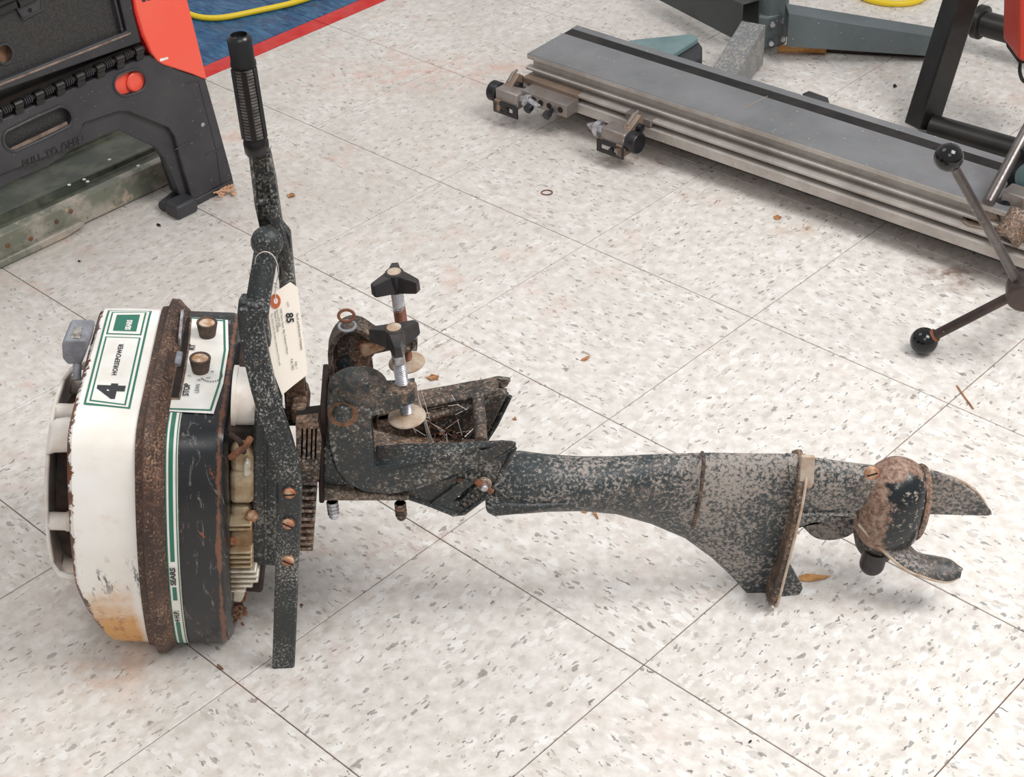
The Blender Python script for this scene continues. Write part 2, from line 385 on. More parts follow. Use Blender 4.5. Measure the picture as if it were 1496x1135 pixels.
M['steelrust'] = brushed('rust_streaked_steel', (160, 142, 126), (130, 112, 100), .5, .4, (170, 118, 76))
M['blued'] = simple('blued_steel', (38, 38, 42), .35, .5, rgb2=(60, 58, 60), scale=60)
M['rod'] = brushed('dull_steel_rod', (130, 124, 122), (86, 80, 78), .3, .8, (92, 70, 60))
M['rodrust'] = brushed('brown_steel_rod', (98, 84, 78), (64, 54, 52), .4, .5, (96, 62, 48))
M['ball'] = simple('black_bakelite', (14, 14, 16), .12)
M['greygreen'] = brushed('grey_machine_paint', (96, 104, 108), (82, 92, 92), .45, 0, (110, 112, 110))
M['greywear'] = cast('worn_grey_machine_paint', (122, 124, 126), (176, 168, 160), (140, 126, 116), .50, .45, .45, 110, 20)
M['darkgrey'] = simple('dark_grey_panel_paint', (62, 66, 66), .5, rgb2=(54, 56, 56), scale=10)
M['teal'] = simple('teal_machine_paint', (118, 142, 144), .5, rgb2=(104, 128, 130), scale=16)
M['frameblack'] = simple('satin_black_steel', (20, 19, 19), .35, rgb2=(34, 31, 29), scale=18)
M['redpaint'] = simple('red_machine_paint', (196, 62, 44), .4)
M['yellow'] = simple('yellow_cord_jacket', (238, 206, 40), .4)
M['wood'] = simple('raw_wood', (214, 160, 98), .7, rgb2=(184, 126, 70), scale=60)
def mk_plastic():
    q = M_('dusty_black_plastic', .5); c = q.mix(q.ramp(q.noise(12, 4, .6), .35, .7), lin((50, 50, 54)), lin((68, 66, 69)))
    s = q.ramp(q.noise(230, 3, .6), .68, .74); c = q.mix(q.math('MULTIPLY', s, .6), c, lin((170, 160, 148))); q.col(c); q.bump(q.noise(420, 2, .5), .25, .0006); return q.m
M['plastic'] = mk_plastic()
M['plastictex'] = simple('grained_black_plastic', (44, 43, 43), .55, rgb2=(62, 60, 58), scale=320, bump=.5)
M['redplastic'] = simple('red_orange_plastic', (250, 96, 76), .35, rgb2=(248, 104, 84), scale=6)
M['dustyledge'] = simple('dust_on_plastic', (150, 128, 114), .9, rgb2=(110, 96, 88), scale=60)
def mk_camo():
    q = M_('mottled_green_grey_paint', .4); a = q.noise(16, 5, .6, stretch=(1, 1, 1)); b = q.noise(34, 5, .65, offs=(4, 4, 0)); c = q.mix(q.ramp(a, .42, .56), lin((116, 118, 104)), lin((166, 158, 146)))
    c = q.mix(q.math('MULTIPLY', q.ramp(b, .56, .64), .8), c, lin((186, 166, 146))); c = q.mix(q.ramp(q.noise(30, 4, .6, offs=(8, 1, 1)), .60, .70), c, lin((84, 92, 82))); q.col(c); return q.m
M['camo'] = mk_camo()
M['camodark'] = simple('dark_green_paint', (56, 62, 50), .3, rgb2=(92, 94, 78), scale=22)

# ------------------------------------------------------------------ floor
fl = new('floor', None); fl['kind'] = 'structure'
bm = BM(); box(bm, (0, 2.6, -.012), (9, 9, .02)); o = fin(bm, 'subfloor', M['grout'], fl); 
def tile_mesh(name, a0, a1, b0, b1, mat):
    bm = BM(); g = .0007
    box(bm, (0, 0, -.0016), ((b1-b0)*T-2*g, (a1-a0)*T-2*g, .0032)); bmesh.ops.bevel(bm, geom=[e for e in bm.edges if all(v.co.z > -.001 for v in e.verts)], offset=.0005, segments=1, affect='EDGES')
    me = bpy.data.meshes.new(name); bm.to_mesh(me); bm.free(); me.materials.append(mat); return me
tm = tile_mesh('floor_tile', 0, 1, 0, 1, M['tile']); tb = tile_mesh('floor_tile', 0, 1, 0, 1, M['bluetile']); tb2 = tile_mesh('floor_tile', 0, 1, 0, .86, M['bluetile']); trd = tile_mesh('floor_tile', 0, 1, 0, .14, M['redtile'])
def visible(a, b, mg=1000):
    for da in (0, .5, 1):
        for db in (0, .5, 1):
            X = LT((a+da)*T, (b+db)*T)
            if (X-CAM).dot(fw) < .3 or X.y > 4.2: continue
            u, v = pj(X)
            if -mg < u < W_+mg and -mg < v < H_+mg: return True
    return False
for a in range(-14, 10):
    for b in range(-12, 12):
        if not visible(a, b): continue
        def put(me, ac, bc, rot):
            o = new('floor_tile', me); o.parent = fl; o.location = LT(ac*T, bc*T); o.rotation_euler = (0, 0, TH+rot); return o
        if b >= -2: put(tm, a+.5, b+.5, (0 if (a+b) % 2 else PI/2)+(PI if random.random() < .5 else 0))
        elif b == -3:
            tag(put(trd, a+.5, -2.07, 0), 'narrow red border strip of floor tile'); tag(put(tb2, a+.5, -2.57, 0), 'blue floor tile beside the red border')
        else: tag(put(tb, a+.5, b+.5, 0), 'blue floor tile')

# ================================================================== OUTBOARD MOTOR
OM = empty('outboard_motor', (0, 1.33, 0), 'old four horsepower outboard motor with white and black cowl, lying on the tiles', 'outboard motor')
AL = R(6.3); CO = P(225, 950, y=1.25)
Lv = V((math.cos(AL), 0, -math.sin(AL))); Sv = V((0, 1, 0)); Fv = V((math.sin(AL), 0, math.cos(AL)))
def C3(l, s, f): return CO+Lv*l+Sv*s+Fv*f
def lof(px, py, y): return (P(px, py, y=y)-CO).dot(Lv)
def onF(px, py, f): # point on the plane f = const of the motor frame
    return PP(px, py, CO+Fv*f, Fv)
NS = 120
def section(inset=0, k=9):
    A, B_, C_, D = (0.004, .0), (.004, .291), (.234, .295), (.234, .0)
    def arc(p, q, b, n=40):
        out = []; dx, dy = q[0]-p[0], q[1]-p[1]; L_ = math.hypot(dx, dy); nx, ny = -dy/L_, dx/L_
        for i in range(n):
            t = i/n; out.append((p[0]+dx*t+nx*b*4*t*(1-t), p[1]+dy*t+ny*b*4*t*(1-t)))
        return out
    pts = arc(A, B_, .034)+arc(B_, C_, .001)+arc(C_, D, .034)+arc(D, A, .008)
    per = [0]
    for i in range(len(pts)): a, b = pts[i], pts[(i+1) % len(pts)]; per.append(per[-1]+math.hypot(b[0]-a[0], b[1]-a[1]))
    tot = per[-1]; out = []; j = 0
    for i in range(NS):
        d = tot*i/NS
        while per[j+1] < d: j += 1
        t = (d-per[j])/(per[j+1]-per[j]); a, b = pts[j], pts[(j+1) % len(pts)]
        out.append([a[0]+(b[0]-a[0])*t, a[1]+(b[1]-a[1])*t])
    for _ in range(k):
        out = [[(out[i-1][0]+2*out[i][0]+out[(i+1) % NS][0])/4, (out[i-1][1]+2*out[i][1]+out[(i+1) % NS][1])/4] for i in range(NS)]
    if inset:
        res = []
        for i in range(NS):
            a, b = out[i-1], out[(i+1) % NS]; tx, ty = b[0]-a[0], b[1]-a[1]; L_ = math.hypot(tx, ty)
            res.append([out[i][0]+ty/L_*inset, out[i][1]-tx/L_*inset])
        out = res
    return out
SEC = section()
def cring(l, inset=0, lf=None, sec=None):
    s_ = section(inset) if sec is None else sec
    return [C3(l+(lf(f) if lf else 0), s, f) for s, f in s_]
yn = 1.222
l_wl = lof(92, 700, yn); l_ws = lof(194, 700, yn); l_b1 = lof(238, 700, yn+.004); l_bk = lof(328, 720, yn)
endtaper = lambda f: .030*max(0, (.125-f)/.125)**1.4
bm = BM(); loft(bm, [cring(l_wl-.001, .018, endtaper), cring(l_wl, .004, endtaper), cring(l_wl+.005, .0, lambda f: endtaper(f)*.97), cring(l_wl+.03, -.001, lambda f: endtaper(f)*.5), cring(l_ws, -.001)])
fin(bm, 'cowl_cap', M['white'], OM, smooth=30)
bm = BM(); bw = l_b1-l_ws
loft(bm, [cring(l_ws-.001, .0), cring(l_ws, -.004), cring(l_ws+bw*.22, -.005), cring(l_ws+bw*.34, -.013), cring(l_ws+bw*.62, -.0125), cring(l_ws+bw*.9, -.004), cring(l_b1, -.002), cring(l_b1+.0005, .002)])
fin(bm, 'seam_band', M['rustband'], OM, smooth=25)
bm = BM(); loft(bm, [cring(l_b1, .0), cring(l_bk-.012, .0), cring(l_bk-.004, .003), cring(l_bk, .010), cring(l_bk+.001, .022)])
cb = fin(bm, 'cowl_base', M['black'], OM, smooth=30)
# surface mapping for prints: t = position index along the section, walking from the bottom near corner up the flank and over the front
per = [0.0]
for i in range(NS-1): per.append(per[-1]+math.hypot(SEC[i+1][0]-SEC[i][0], SEC[i+1][1]-SEC[i][1]))
def sf(t):
    t = max(0, min(t, per[-1]-1e-6)); j = 0
    while per[j+1] < t: j += 1
    k = (t-per[j])/(per[j+1]-per[j]); a, b = SEC[j], SEC[j+1]; tx, ty = b[0]-a[0], b[1]-a[1]; L_ = math.hypot(tx, ty)
    return a[0]+tx*k, a[1]+ty*k, -ty/L_, tx/L_
def onS(l, t, off=.0016): s, f, nx, ny = sf(t); return C3(l, s+nx*off, f+ny*off)
def find(px, py, t_hi=.56):
    """(l, t) on the cowl skin for a picture point"""
    l, t = -.03, .25
    for _ in range(40):
        u, v = pj(onS(l, t)); 
        h = 1e-3; ul, vl = pj(onS(l+h, t)); ut, vt = pj(onS(l, t+h))
        a, b, c, d = (ul-u)/h, (ut-u)/h, (vl-v)/h, (vt-v)/h; det = a*d-b*c; ex, ey = px-u, py-v
        l += max(-.05, min(.05, (d*ex-b*ey)/det))*.7; t += max(-.05, min(.05, (-c*ex+a*ey)/det))*.7; t = max(.01, min(t_hi, t))
    return l, t
def print_quad(q, mat, name, parent, off, n=14):
    """q: four (l,t) corners in order"""
    bm = BM(); g = []
    for i in range(n+1):
        u = i/n; row = []
        for j in (0, 1):
            a = (q[0][0]+(q[3][0]-q[0][0])*u, q[0][1]+(q[3][1]-q[0][1])*u); b = (q[1][0]+(q[2][0]-q[1][0])*u, q[1][1]+(q[2][1]-q[1][1])*u)
            p = a if j == 0 else b; row.append(bm.verts.new(onS(p[0], p[1], off)))
        g.append(row)
    for i in range(n): bm.faces.new((g[i][0], g[i][1], g[i+1][1], g[i+1][0]))
    me = bpy.data.meshes.new(name); bm.to_mesh(me); bm.free(); me.materials.append(mat)
    for p in me.polygons: p.use_smooth = True
    o = new(name, me); o.parent = parent; o.location = -world_off(parent); return o
def lerp2(a, b, t): return (a[0]+(b[0]-a[0])*t, a[1]+(b[1]-a[1])*t)
def inner(q, il, it):
    """inset a quad of (l,t) corners: order far-left, far-right, near-right, near-left (left/right = -l/+l)"""
    return [(q[0][0]+il, q[0][1]-it), (q[1][0]-il, q[1][1]-it), (q[2][0]-il, q[2][1]+it), (q[3][0]+il, q[3][1]+it)]
dec = print_quad([find(158, 453), find(222, 454), find(190, 597), find(122, 590)], M['green'], 'decal', OM, .0013)
tag(dec, 'green and white horsepower decal on white cowl')
Q = [find(158, 453), find(222, 454), find(190, 597), find(122, 590)]
print_quad(inner(Q, .0022, .0022), M['decal'], 'decal_field', dec, .0016)
fa, fb = .285, .31
up = [Q[0], Q[1], lerp2(Q[1], Q[2], fa), lerp2(Q[0], Q[3], fa)]; dn = [lerp2(Q[0], Q[3], fb), lerp2(Q[1], Q[2], fb), Q[2], Q[3]]
uo = [(up[0][0]+.0048, up[0][1]-.0048), (up[1][0]-.0048, up[1][1]-.0048), (up[2][0]-.0048, up[2][1]), (up[3][0]+.0048, up[3][1])]
do = [(dn[0][0]+.0048, dn[0][1]), (dn[1][0]-.0048, dn[1][1]), (dn[2][0]-.0048, dn[2][1]+.0048), (dn[3][0]+.0048, dn[3][1]+.0048)]
print_quad(uo, M['green'], 'decal_line', dec, .0018); print_quad(inner(uo, .0018, .0018), M['decal'], 'decal_field', dec, .0020)
print_quad(inner(uo, .0062, .0062), M['green'], 'decal_field', dec, .0022)
print_quad(do, M['green'], 'decal_line', dec, .0018); print_quad(inner(do, .0018, .0018), M['decal'], 'decal_field', dec, .0020)
def txt_on(s, size, anchor, par, mat, lean=0.0, **kw):
    """anchor (l,t) of the text origin; reads towards far/top, letter tops towards -l"""
    dl = lean
    return text_obj(s, size, lambda x, y: onS(anchor[0]-y+dl*x, anchor[1]+x, .0025), mat, par, **kw)
ln = (Q[0][0]-Q[3][0])/(Q[0][1]-Q[3][1])
txt_on('SEARS', .0076, find(190, 483), dec, M['decal'], ln, bold=.0004, sx=.92)
txt_on('4', .035, find(177, 582), dec, M['ink'], ln, bold=.0020, sx=1.25)
txt_on('HORSEPOWER', .0070, find(170, 549), dec, M['ink'], ln, bold=.0002, sx=1.10, spacing=1.12)
# printed panel on the black half
Lw = [find(263, 461), find(330, 467), find(310, 604), find(240, 598)]
def poly_print(pts, mat, name, parent, off, sub=1):
    bm = BM(); bm.faces.new([bm.verts.new(onS(l, t, off)) for l, t in pts])
    me = bpy.data.meshes.new(name); bm.to_mesh(me); bm.free(); me.materials.append(mat); o = new(name, me); o.parent = parent; o.location = -world_off(parent); return o
def strip_print(left, right, mat, name, parent, off):
    bm = BM(); a = [bm.verts.new(onS(l, t, off)) for l, t in left]; b = [bm.verts.new(onS(l, t, off)) for l, t in right]
    for i in range(len(a)-1): bm.faces.new((a[i], b[i], b[i+1], a[i+1]))
    me = bpy.data.meshes.new(name); bm.to_mesh(me); bm.free(); me.materials.append(mat); o = new(name, me); o.parent = parent; o.location = -world_off(parent); return o
rows = 12
def rows_of(pts, n=rows):
    ps = [find(*p) for p in pts]; out = []
    for i in range(n+1):
        u = i/n*(len(ps)-1); j = min(int(u), len(ps)-2); out.append(lerp2(ps[j], ps[j+1], u-j))
    return out
pl = rows_of([(259, 461), (254, 507), (247, 552), (239, 600)]); pr = rows_of([(333, 467), (334, 510), (326, 560), (312, 604)])
pan = strip_print(pl, pr, M['decal'], 'control_panel', OM, .0013); tag(pan, 'white printed control panel with green border')
gr = rows_of([(329, 467), (330, 512), (322, 560), (309, 600)]); gl = [(l-.0022, t) for l, t in gr]; strip_print(gl, gr, M['green'], 'decal_line', pan, .0017)
print_quad([(pl[-1][0], pl[-1][1]+.0045), (gr[-1][0], gr[-1][1]+.0022), gr[-1], (pl[-1][0], pl[-1][1]+.0023)], M['green'], 'decal_line', pan, .0017, 2)
print_quad([(pl[0][0]+.003, pl[0][1]-.001), (gr[0][0], gr[0][1]-.001), (gr[0][0], gr[0][1]-.0032), (pl[0][0]+.003, pl[0][1]-.0032)], M['green'], 'decal_line', pan, .0017, 2)
# throttle slot with lever
sa, sb_ = rows_of([(266, 464), (262, 510), (254, 552), (247, 583)]), rows_of([(279, 465), (275, 510), (268, 552), (262, 583)])
slot = strip_print(sa, sb_, M['dark'], 'throttle_slot', cb, .0022)
bm = BM(); ring = [onS(l, t, .0022) for l, t in sa]+[onS(l, t, .0022) for l, t in sb_[::-1]]; tube(bm, ring, .0011, 6, closed=True); fin(bm, 'slot_rim', M['rustcast'], slot)
bm = BM(); a, b = find(263, 505), find(267, 466); pa = onS(a[0], a[1], .004); pb = onS(b[0], b[1], .004)
strap(bm, [pa+Fv*-.004, pa+Fv*.006, pb+Fv*.008, pb+Fv*.002], .0035, .003, Fv); th_ = fin(bm, 'throttle_lever', M['zinc'], OM, .0006)
bm = BM(); a = find(261, 527); pa = onS(a[0], a[1], .002); box(bm, pa, (.007, .022, .010), (Lv, Sv, Fv)); fin(bm, 'lever_boot', M['greyplastic'], th_, .002)
# control knobs
def dial(px, py, name):
    a = find(px, py); p = onS(a[0], a[1], 0)
    bm = BM(); prof = [(.0083, 0), (.0086, .001), (.0108, .0155), (.0113, .0170), (.0109, .0178), (.0088, .0178), (.0084, .0168)]
    x, y, z = frame_of(Fv); n = 40; rings = []
    for r, h in prof: rings.append([p+z*h+(x*math.cos(2*PI*j/n)+y*math.sin(2*PI*j/n))*(r*(1-.03*(j % 2)*(1 if .0005 < h < .018 else 0))) for j in range(n)])
    loft(bm, rings); o = fin(bm, name, M['knobdial'], OM, smooth=50); tag(o, 'ribbed control knob on the white panel')
    bm = BM(); lathe(bm, [(.0086, .0160), (.0086, .0168), (0, .0170)], p, Fv, 24); fin(bm, 'knob_cap', M['dialtop'], o); return o
dial(303, 489, 'control_knob'); dial(293, 541, 'control_knob')
def txt_pan(s, size, px, py, **kw): return txt_on(s, size, find(px, py), pan, M['ink'], ln, **kw)
txt_pan('STOP', .0085, 275, 579, bold=.0003); txt_pan('LEAN', .0062, 290, 575); txt_pan('RT', .0085, 284, 512, bold=.0003)
for s_, x_, y_ in (('7', 280, 551), ('6', 293, 557), ('5', 307, 554), ('4', 313, 545)): txt_pan(s_, .0055, x_, y_)
bm = BM(); a = find(309, 549); p = onS(a[0], a[1], .0003)
for k in range(14):
    th = R(-150+k*14); u = [p+(Lv*math.cos(q)+Sv*math.sin(q))*r for q, r in ((th, .010), (th+.14, .010), (th+.14, .0115), (th, .0115))]
    bm.faces.new([bm.verts.new(c+Fv*.0020) for c in u])
me = bpy.data.meshes.new('dial_marks'); bm.to_mesh(me); bm.free(); me.materials.append(M['ink']); o = new('dial_marks', me); o.parent = pan; o.location = -world_off(pan)
# side stripe
x0, x1 = find(241, 700)[0], find(259.5, 700)[0]
ttop = find(250, 602)[1]; tbot = .006
def st(a, b, mat, name, par, off, t0=tbot, t1=ttop): return print_quad([(x0+(x1-x0)*a, t1), (x0+(x1-x0)*b, t1), (x0+(x1-x0)*b, t0), (x0+(x1-x0)*a, t0)], mat, name, par, off, 40)
stp = st(0, 1.08, M['decal'], 'stripe', OM, .0013); tag(stp, 'white and green pinstriped band across the black cowl')
st(.0, .10, M['green'], 'stripe_line', stp, .0016); st(.84, .93, M['green'], 'stripe_line', stp, .0016); st(1.0, 1.08, M['rustband'], 'stripe_edge', stp, .0015)
tA = find(253, 822)[1]; tB = find(253, 856)[1]; tC = find(253, 878)[1]; tD = find(253, 908)[1]
for a, b in ((tA+.001, ttop), (tC+.001, tB-.002), (tbot, tD-.001)): st(.27, .62, M['green'], 'stripe_line', stp, .0016, a, b)
txt_on('SEARS', .0076, (x0+(x1-x0)*.60, tB+.0015), stp, M['ink'], 0, bold=.0003, sx=1.2); txt_on('4 H.P.', .0076, (x0+(x1-x0)*.62, tD+.001), stp, M['ink'], 0, bold=.0003, sx=1.1)

# ---- recoil starter housing (white frame at the far left)
CC = (.116, .146)
def S3(l, r, ph): return C3(l, CC[0]-r*math.cos(ph), CC[1]+r*math.sin(ph))
le = l_wl
prof = [(.004, .122), (-.012, .123), (-.024, .119), (-.032, .108), (-.035, .094), (-.036, .06), (-.036, .0)]
opens = [(67, 108), (-19, 50), (-62, -26), (126, 160), (172, 205), (218, 252), (262, 292)]
def is_open(d): return any(a < ((d+60) % 360)-60 < b for a, b in opens)
bm = BM(); n = 144; grid = [[bm.verts.new(S3(le+l, r, 2*PI*j/n)) for j in range(n)] for l, r in prof]
for i in range(len(prof)-1):
    for j in range(n):
        dg = (j+.5)*360/n
        if 0 <= i <= 2 and is_open(dg): continue
        try: bm.faces.new((grid[i][j], grid[i][(j+1) % n], grid[i+1][(j+1) % n], grid[i+1][j]))
        except Exception: pass
bmesh.ops.remove_doubles(bm, verts=bm.verts, dist=1e-5)
sh = fin(bm, 'starter_housing', M['whiteplastic'], OM, smooth=40); md = sh.modifiers.new('thickness', 'SOLIDIFY'); md.thickness = .004; md.offset = -1
tag(sh, 'white ribbed recoil starter frame')
bm = BM(); lathe(bm, [(.088, 0), (.088, .026), (.03, .027)], C3(le+.002, *CC), -Lv, 48); fw_ = fin(bm, 'flywheel_screen', M['darkbrown'], OM)
for ph in (84, 14, -52, 142, 190, 238, 280):
    bm = BM(); c = S3(le+.004, .098, R(ph-4)); lathe(bm, [(.0105, 0), (.0105, .016), (.0095, .017), (.0095, .034)], c, -Lv, 20); fin(bm, 'standoff', M['whiteplastic'], sh)
bm = BM(); c = P(113, 500, y=1.37); 
hp = [P(x, y, y=1.388) for x, y in ((90, 503), (94, 497), (124, 497), (128, 501), (124, 520), (119, 532), (99, 533), (91, 524))]
prism(bm, hp, (.002, .040, 0)); ph_ = fin(bm, 'starter_handle', M['greyplastic'], OM, .004, 3); tag(ph_, 'grey plastic pull handle of the starter')
bm = BM(); q = [P(x, y, z=hp[1].z+.0008) for x, y in ((103, 493), (109, 477), (121, 477), (117, 493))]; prism(bm, q, (0, 0, -.003)); fin(bm, 'handle_insert', M['chrome'], ph_, .0005)
bm = BM(); hc = sum(hp, V((0, 0, 0)))/len(hp)+V((0, .02, 0)); cyl(bm, hc, C3(le-.012, .13, .262), .0045, 12); fin(bm, 'handle_stem', M['greyplastic'], ph_)

# ---- powerhead between cowl and carrying bar
def pr(name, pts, y, dy, mat, parent=OM, bevel=.002, seg=2, lab=None):
    bm = BM(); prism(bm, [P(a, b, y=y) for a, b in pts], (0, dy, 0)); o = fin(bm, name, mat, parent, bevel, seg)
    if lab: o['label'] = lab
    return o
# white tank
a = P(341, 579, y=1.305); b = P(425, 583, y=1.305)
bm = BM(); lathe(bm, [(.0315, 0), (.0315, .004), (.030, .005), (.029, .040)], a, (b-a), 40); o = fin(bm, 'fuel_tank', M['whiteplastic'], OM); tag(o, 'small white cylindrical tank')
blk = pr('crankcase', [(330, 628), (384, 628), (384, 868), (338, 864), (330, 800)], 1.272, .16, M['darkbrown'], bevel=.004)
# beige engine pieces
al = [('carburettor', [(336, 655), (358, 650), (374, 668), (374, 694), (354, 696), (336, 690)], 1.262), ('cylinder_barrel', [(335, 692), (371, 690), (371, 738), (335, 738)], 1.258), ('cylinder_barrel', [(335, 742), (366, 742), (370, 768), (335, 772)], 1.262),
      ('mounting_lug', [(335, 778), (369, 774), (369, 804), (335, 806)], 1.256)]
for nm, pts, y in al: pr(nm, pts, y, .05, M['alu'], blk, .006, 3)
pr('choke_lever', [(355, 680), (360, 675), (366, 680), (366, 694), (360, 699), (354, 695)], 1.252, .01, M['alulight'], blk, .002)
for px, py, rad in ((340, 785, .0065), (368, 751, .0065)):
    bm = BM(); lathe(bm, [(rad, 0), (rad, .006), (rad*.6, .008)], P(px, py, y=1.262), (0, -1, 0), 6); fin(bm, 'bolt', M['rusty_screw'], blk)
for i, (y_, xr) in enumerate(((768, 369), (774, 369), (808, 370), (815, 370), (822, 370), (829, 370), (836, 376), (843, 379), (850, 378), (857, 370), (864, 360))):
    o = pr('cooling_fin', [(334, y_-1.6), (xr-3, y_-1.6), (xr, y_+.3), (xr-2, y_+1.9), (334, y_+1.9)], 1.248, .07, M['alulight'] if i > 5 else M['alu'], blk, .0008, 1)
bm = BM(); tube(bm, smoothpath([P(338, 668, y=1.25), P(348, 660, y=1.245), P(358, 652, y=1.25), P(366, 640, y=1.26)]), .0035, 8); fin(bm, 'fuel_hose', M['rust'], blk)
bm = BM(); tube(bm, smoothpath([P(337, 635, y=1.262), P(350, 645, y=1.25), P(356, 660, y=1.26)]), .003, 8); fin(bm, 'throttle_cable', M['darkbrown'], blk)
pr('oil_cap', [(338, 862), (352, 860), (358, 870), (352, 882), (338, 880)], 1.262, .03, M['alulight'], blk, .003)
bm = BM()
for k in range(60):
    c = P(random.gauss(345, 7), random.gauss(890, 12), y=random.uniform(1.262, 1.29)); 
    if c.z > .012: box(bm, c, (random.uniform(.002, .006), random.uniform(.002, .005), random.uniform(.002, .006)), frame_of((random.random(), random.random(), random.random())))
tag(fin(bm, 'grime', M['dust'], blk, smooth=None), 'clump of dirt and leaf bits', kind='stuff')
pr('shroud_plate', [(372, 600), (404, 612), (404, 828), (367, 826), (370, 640)], 1.262, .10, M['cast'], bevel=.003)
bm = BM(); tube(bm, [P(387, 612, y=1.260), P(388, 824, y=1.260)], .0016, 6); fin(bm, 'shroud_rib', M['casthi'], OM)
pr('inner_plate', [(400, 640), (414, 650), (414, 826), (402, 826)], 1.30, .06, M['dark'], bevel=0)

# ---- exhaust block with slots and fins
bm = BM(); out = [P(a, b, y=1.268) for a, b in ((432, 618), (464, 614), (470, 640), (466, 700), (460, 708), (436, 704))]
hl = []
for x_ in (442, 449, 456, 462):
    hl.append([P(a, b, y=1.268) for a, b in ((x_-1.6, 626), (x_+1.2, 626), (x_-.2, 672), (x_-2.8, 672))])
plate(bm, out, hl, (0, .012, 0)); mf = fin(bm, 'exhaust_cover', M['rustcast'], OM, smooth=30)
pr('exhaust_back', [(432, 622), (466, 618), (466, 704), (434, 704)], 1.276, .03, M['dark'], mf, 0)
pr('exhaust_core', [(430, 700), (462, 702), (456, 806), (430, 806)], 1.285, .08, M['darkbrown'], mf, .002)
for i, y_ in enumerate((708, 718, 729, 740, 748, 760, 769, 778, 788, 796, 804)):
    xr = 463-(y_-708)*.06
    pr('cooling_fin', [(430, y_-2.4), (xr, y_-2.4), (xr, y_+1.6), (430, y_+1.6)], 1.266, .10, M['rustcast'], mf, .0008, 1)
pr('gearcase_mount', [(464, 640), (474, 640), (474, 736), (466, 736)], 1.275, .13, M['darkbrown'], bevel=.002)
pr('swivel_head', [(424, 600), (446, 596), (452, 618), (426, 622)], 1.30, .05, M['rustcast'], bevel=.004)

# ---- carrying bar (near side), three slotted screws
pts = [(414, 976, 1.229), (417, 900, 1.229), (420, 815, 1.229), (423, 740, 1.229), (423, 700, 1.229), (413, 655, 1.231), (397, 605, 1.236), (384, 560, 1.243), (371, 500, 1.255), (366, 465, 1.262), (368, 438, 1.266)]
bm = BM(); strap(bm, smoothpath([P(a, b, y=y) for a, b, y in pts], 4), .012, .0240, (0, 1, 0)); bar = fin(bm, 'carrying_bar', M['casthi'], OM, .0025, 2)
tag(bar, 'speckled black side bar reaching down to the floor')
for py in (719, 764, 818):
    p = P(423 if py < 760 else 421, py, y=1.2225)
    bm = BM(); lathe(bm, [(.0074, 0), (.0074, .001)], p, (0, -1, 0), 24); fin(bm, 'washer', M['rustcast'], bar)
    bm = BM(); lathe(bm, [(.0062, 0), (.0062, .0018), (.0052, .0036), (.003, .0044)], p, (0, -1, 0), 24); sc_ = fin(bm, 'screw', M['rusty_screw'], bar)
    bm = BM(); dg = {719: 0, 764: 35, 818: 32}[py]; box(bm, p+V((0, -.0042, 0)), (.0112, .001, .0016), (V((math.cos(R(dg)), 0, -math.sin(R(dg)))), V((0, 1, 0)), V((math.sin(R(dg)), 0, math.cos(R(dg)))))); fin(bm, 'screw_slot', M['dark'], sc_)
bm = BM(); box(bm, P(372, 447, y=1.272), (.028, .028, .012), (Lv, Sv, Fv)); box(bm, P(361, 470, y=1.266), (.009, .026, .045)); box(bm, P(388, 472, y=1.285), (.006, .020, .046)); fin(bm, 'bar_bracket', M['casthi'], OM, .003)
bm = BM(); tube(bm, smoothpath([P(376, 446, y=1.275), P(381, 415, y=1.285), P(386, 385, y=1.295), P(390, 360, y=1.302)], 5), .0118, 16, flat=.85); fin(bm, 'pivot_arm', M['casthi'], OM)
bm = BM(); sphere(bm, P(390, 354, y=1.302), .0152, 24, (1.0, .9, 1.05)); fin(bm, 'pivot_knuckle', M['casthi'], OM)

# ---- tiller arm: channel casting, behind the bar
ty = 1.335
bm = BM()
outl = [(363, 226), (394, 224), (402, 262), (412, 330), (424, 345), (436, 470), (447, 596), (446, 622), (418, 622), (412, 520), (408, 415), (398, 345), (381, 340), (372, 300)]
h1 = [(369, 234), (388, 233), (396, 290), (375, 294)]; h2 = [(376, 301), (397, 297), (402, 328), (380, 332)]; h3 = [(404, 344), (412, 343), (428, 470), (436, 600), (425, 600), (418, 500)]
f3 = lambda L_: [P(a, b, y=ty) for a, b in L_]
plate(bm, f3(outl), [f3(h1), f3(h2)], (0, .012, 0)); tl = fin(bm, 'tiller_arm', M['cast'], OM, .0015, 2); tag(tl, 'upright black channel-section tiller arm')
pr('tiller_web', outl, ty+.009, .007, M['cast'], tl, 0)
bm = BM(); tube(bm, [P(397, 300, y=ty-.002), P(417, 372, y=ty-.002), P(432, 500, y=ty-.002), P(444, 610, y=ty-.002)], .006, 8); fin(bm, 'tiller_rib', M['casthi'], tl)
pr('tiller_foot', [(416, 552), (444, 546), (448, 612), (418, 614)], 1.322, .012, M['rustcast'], tl, .001)
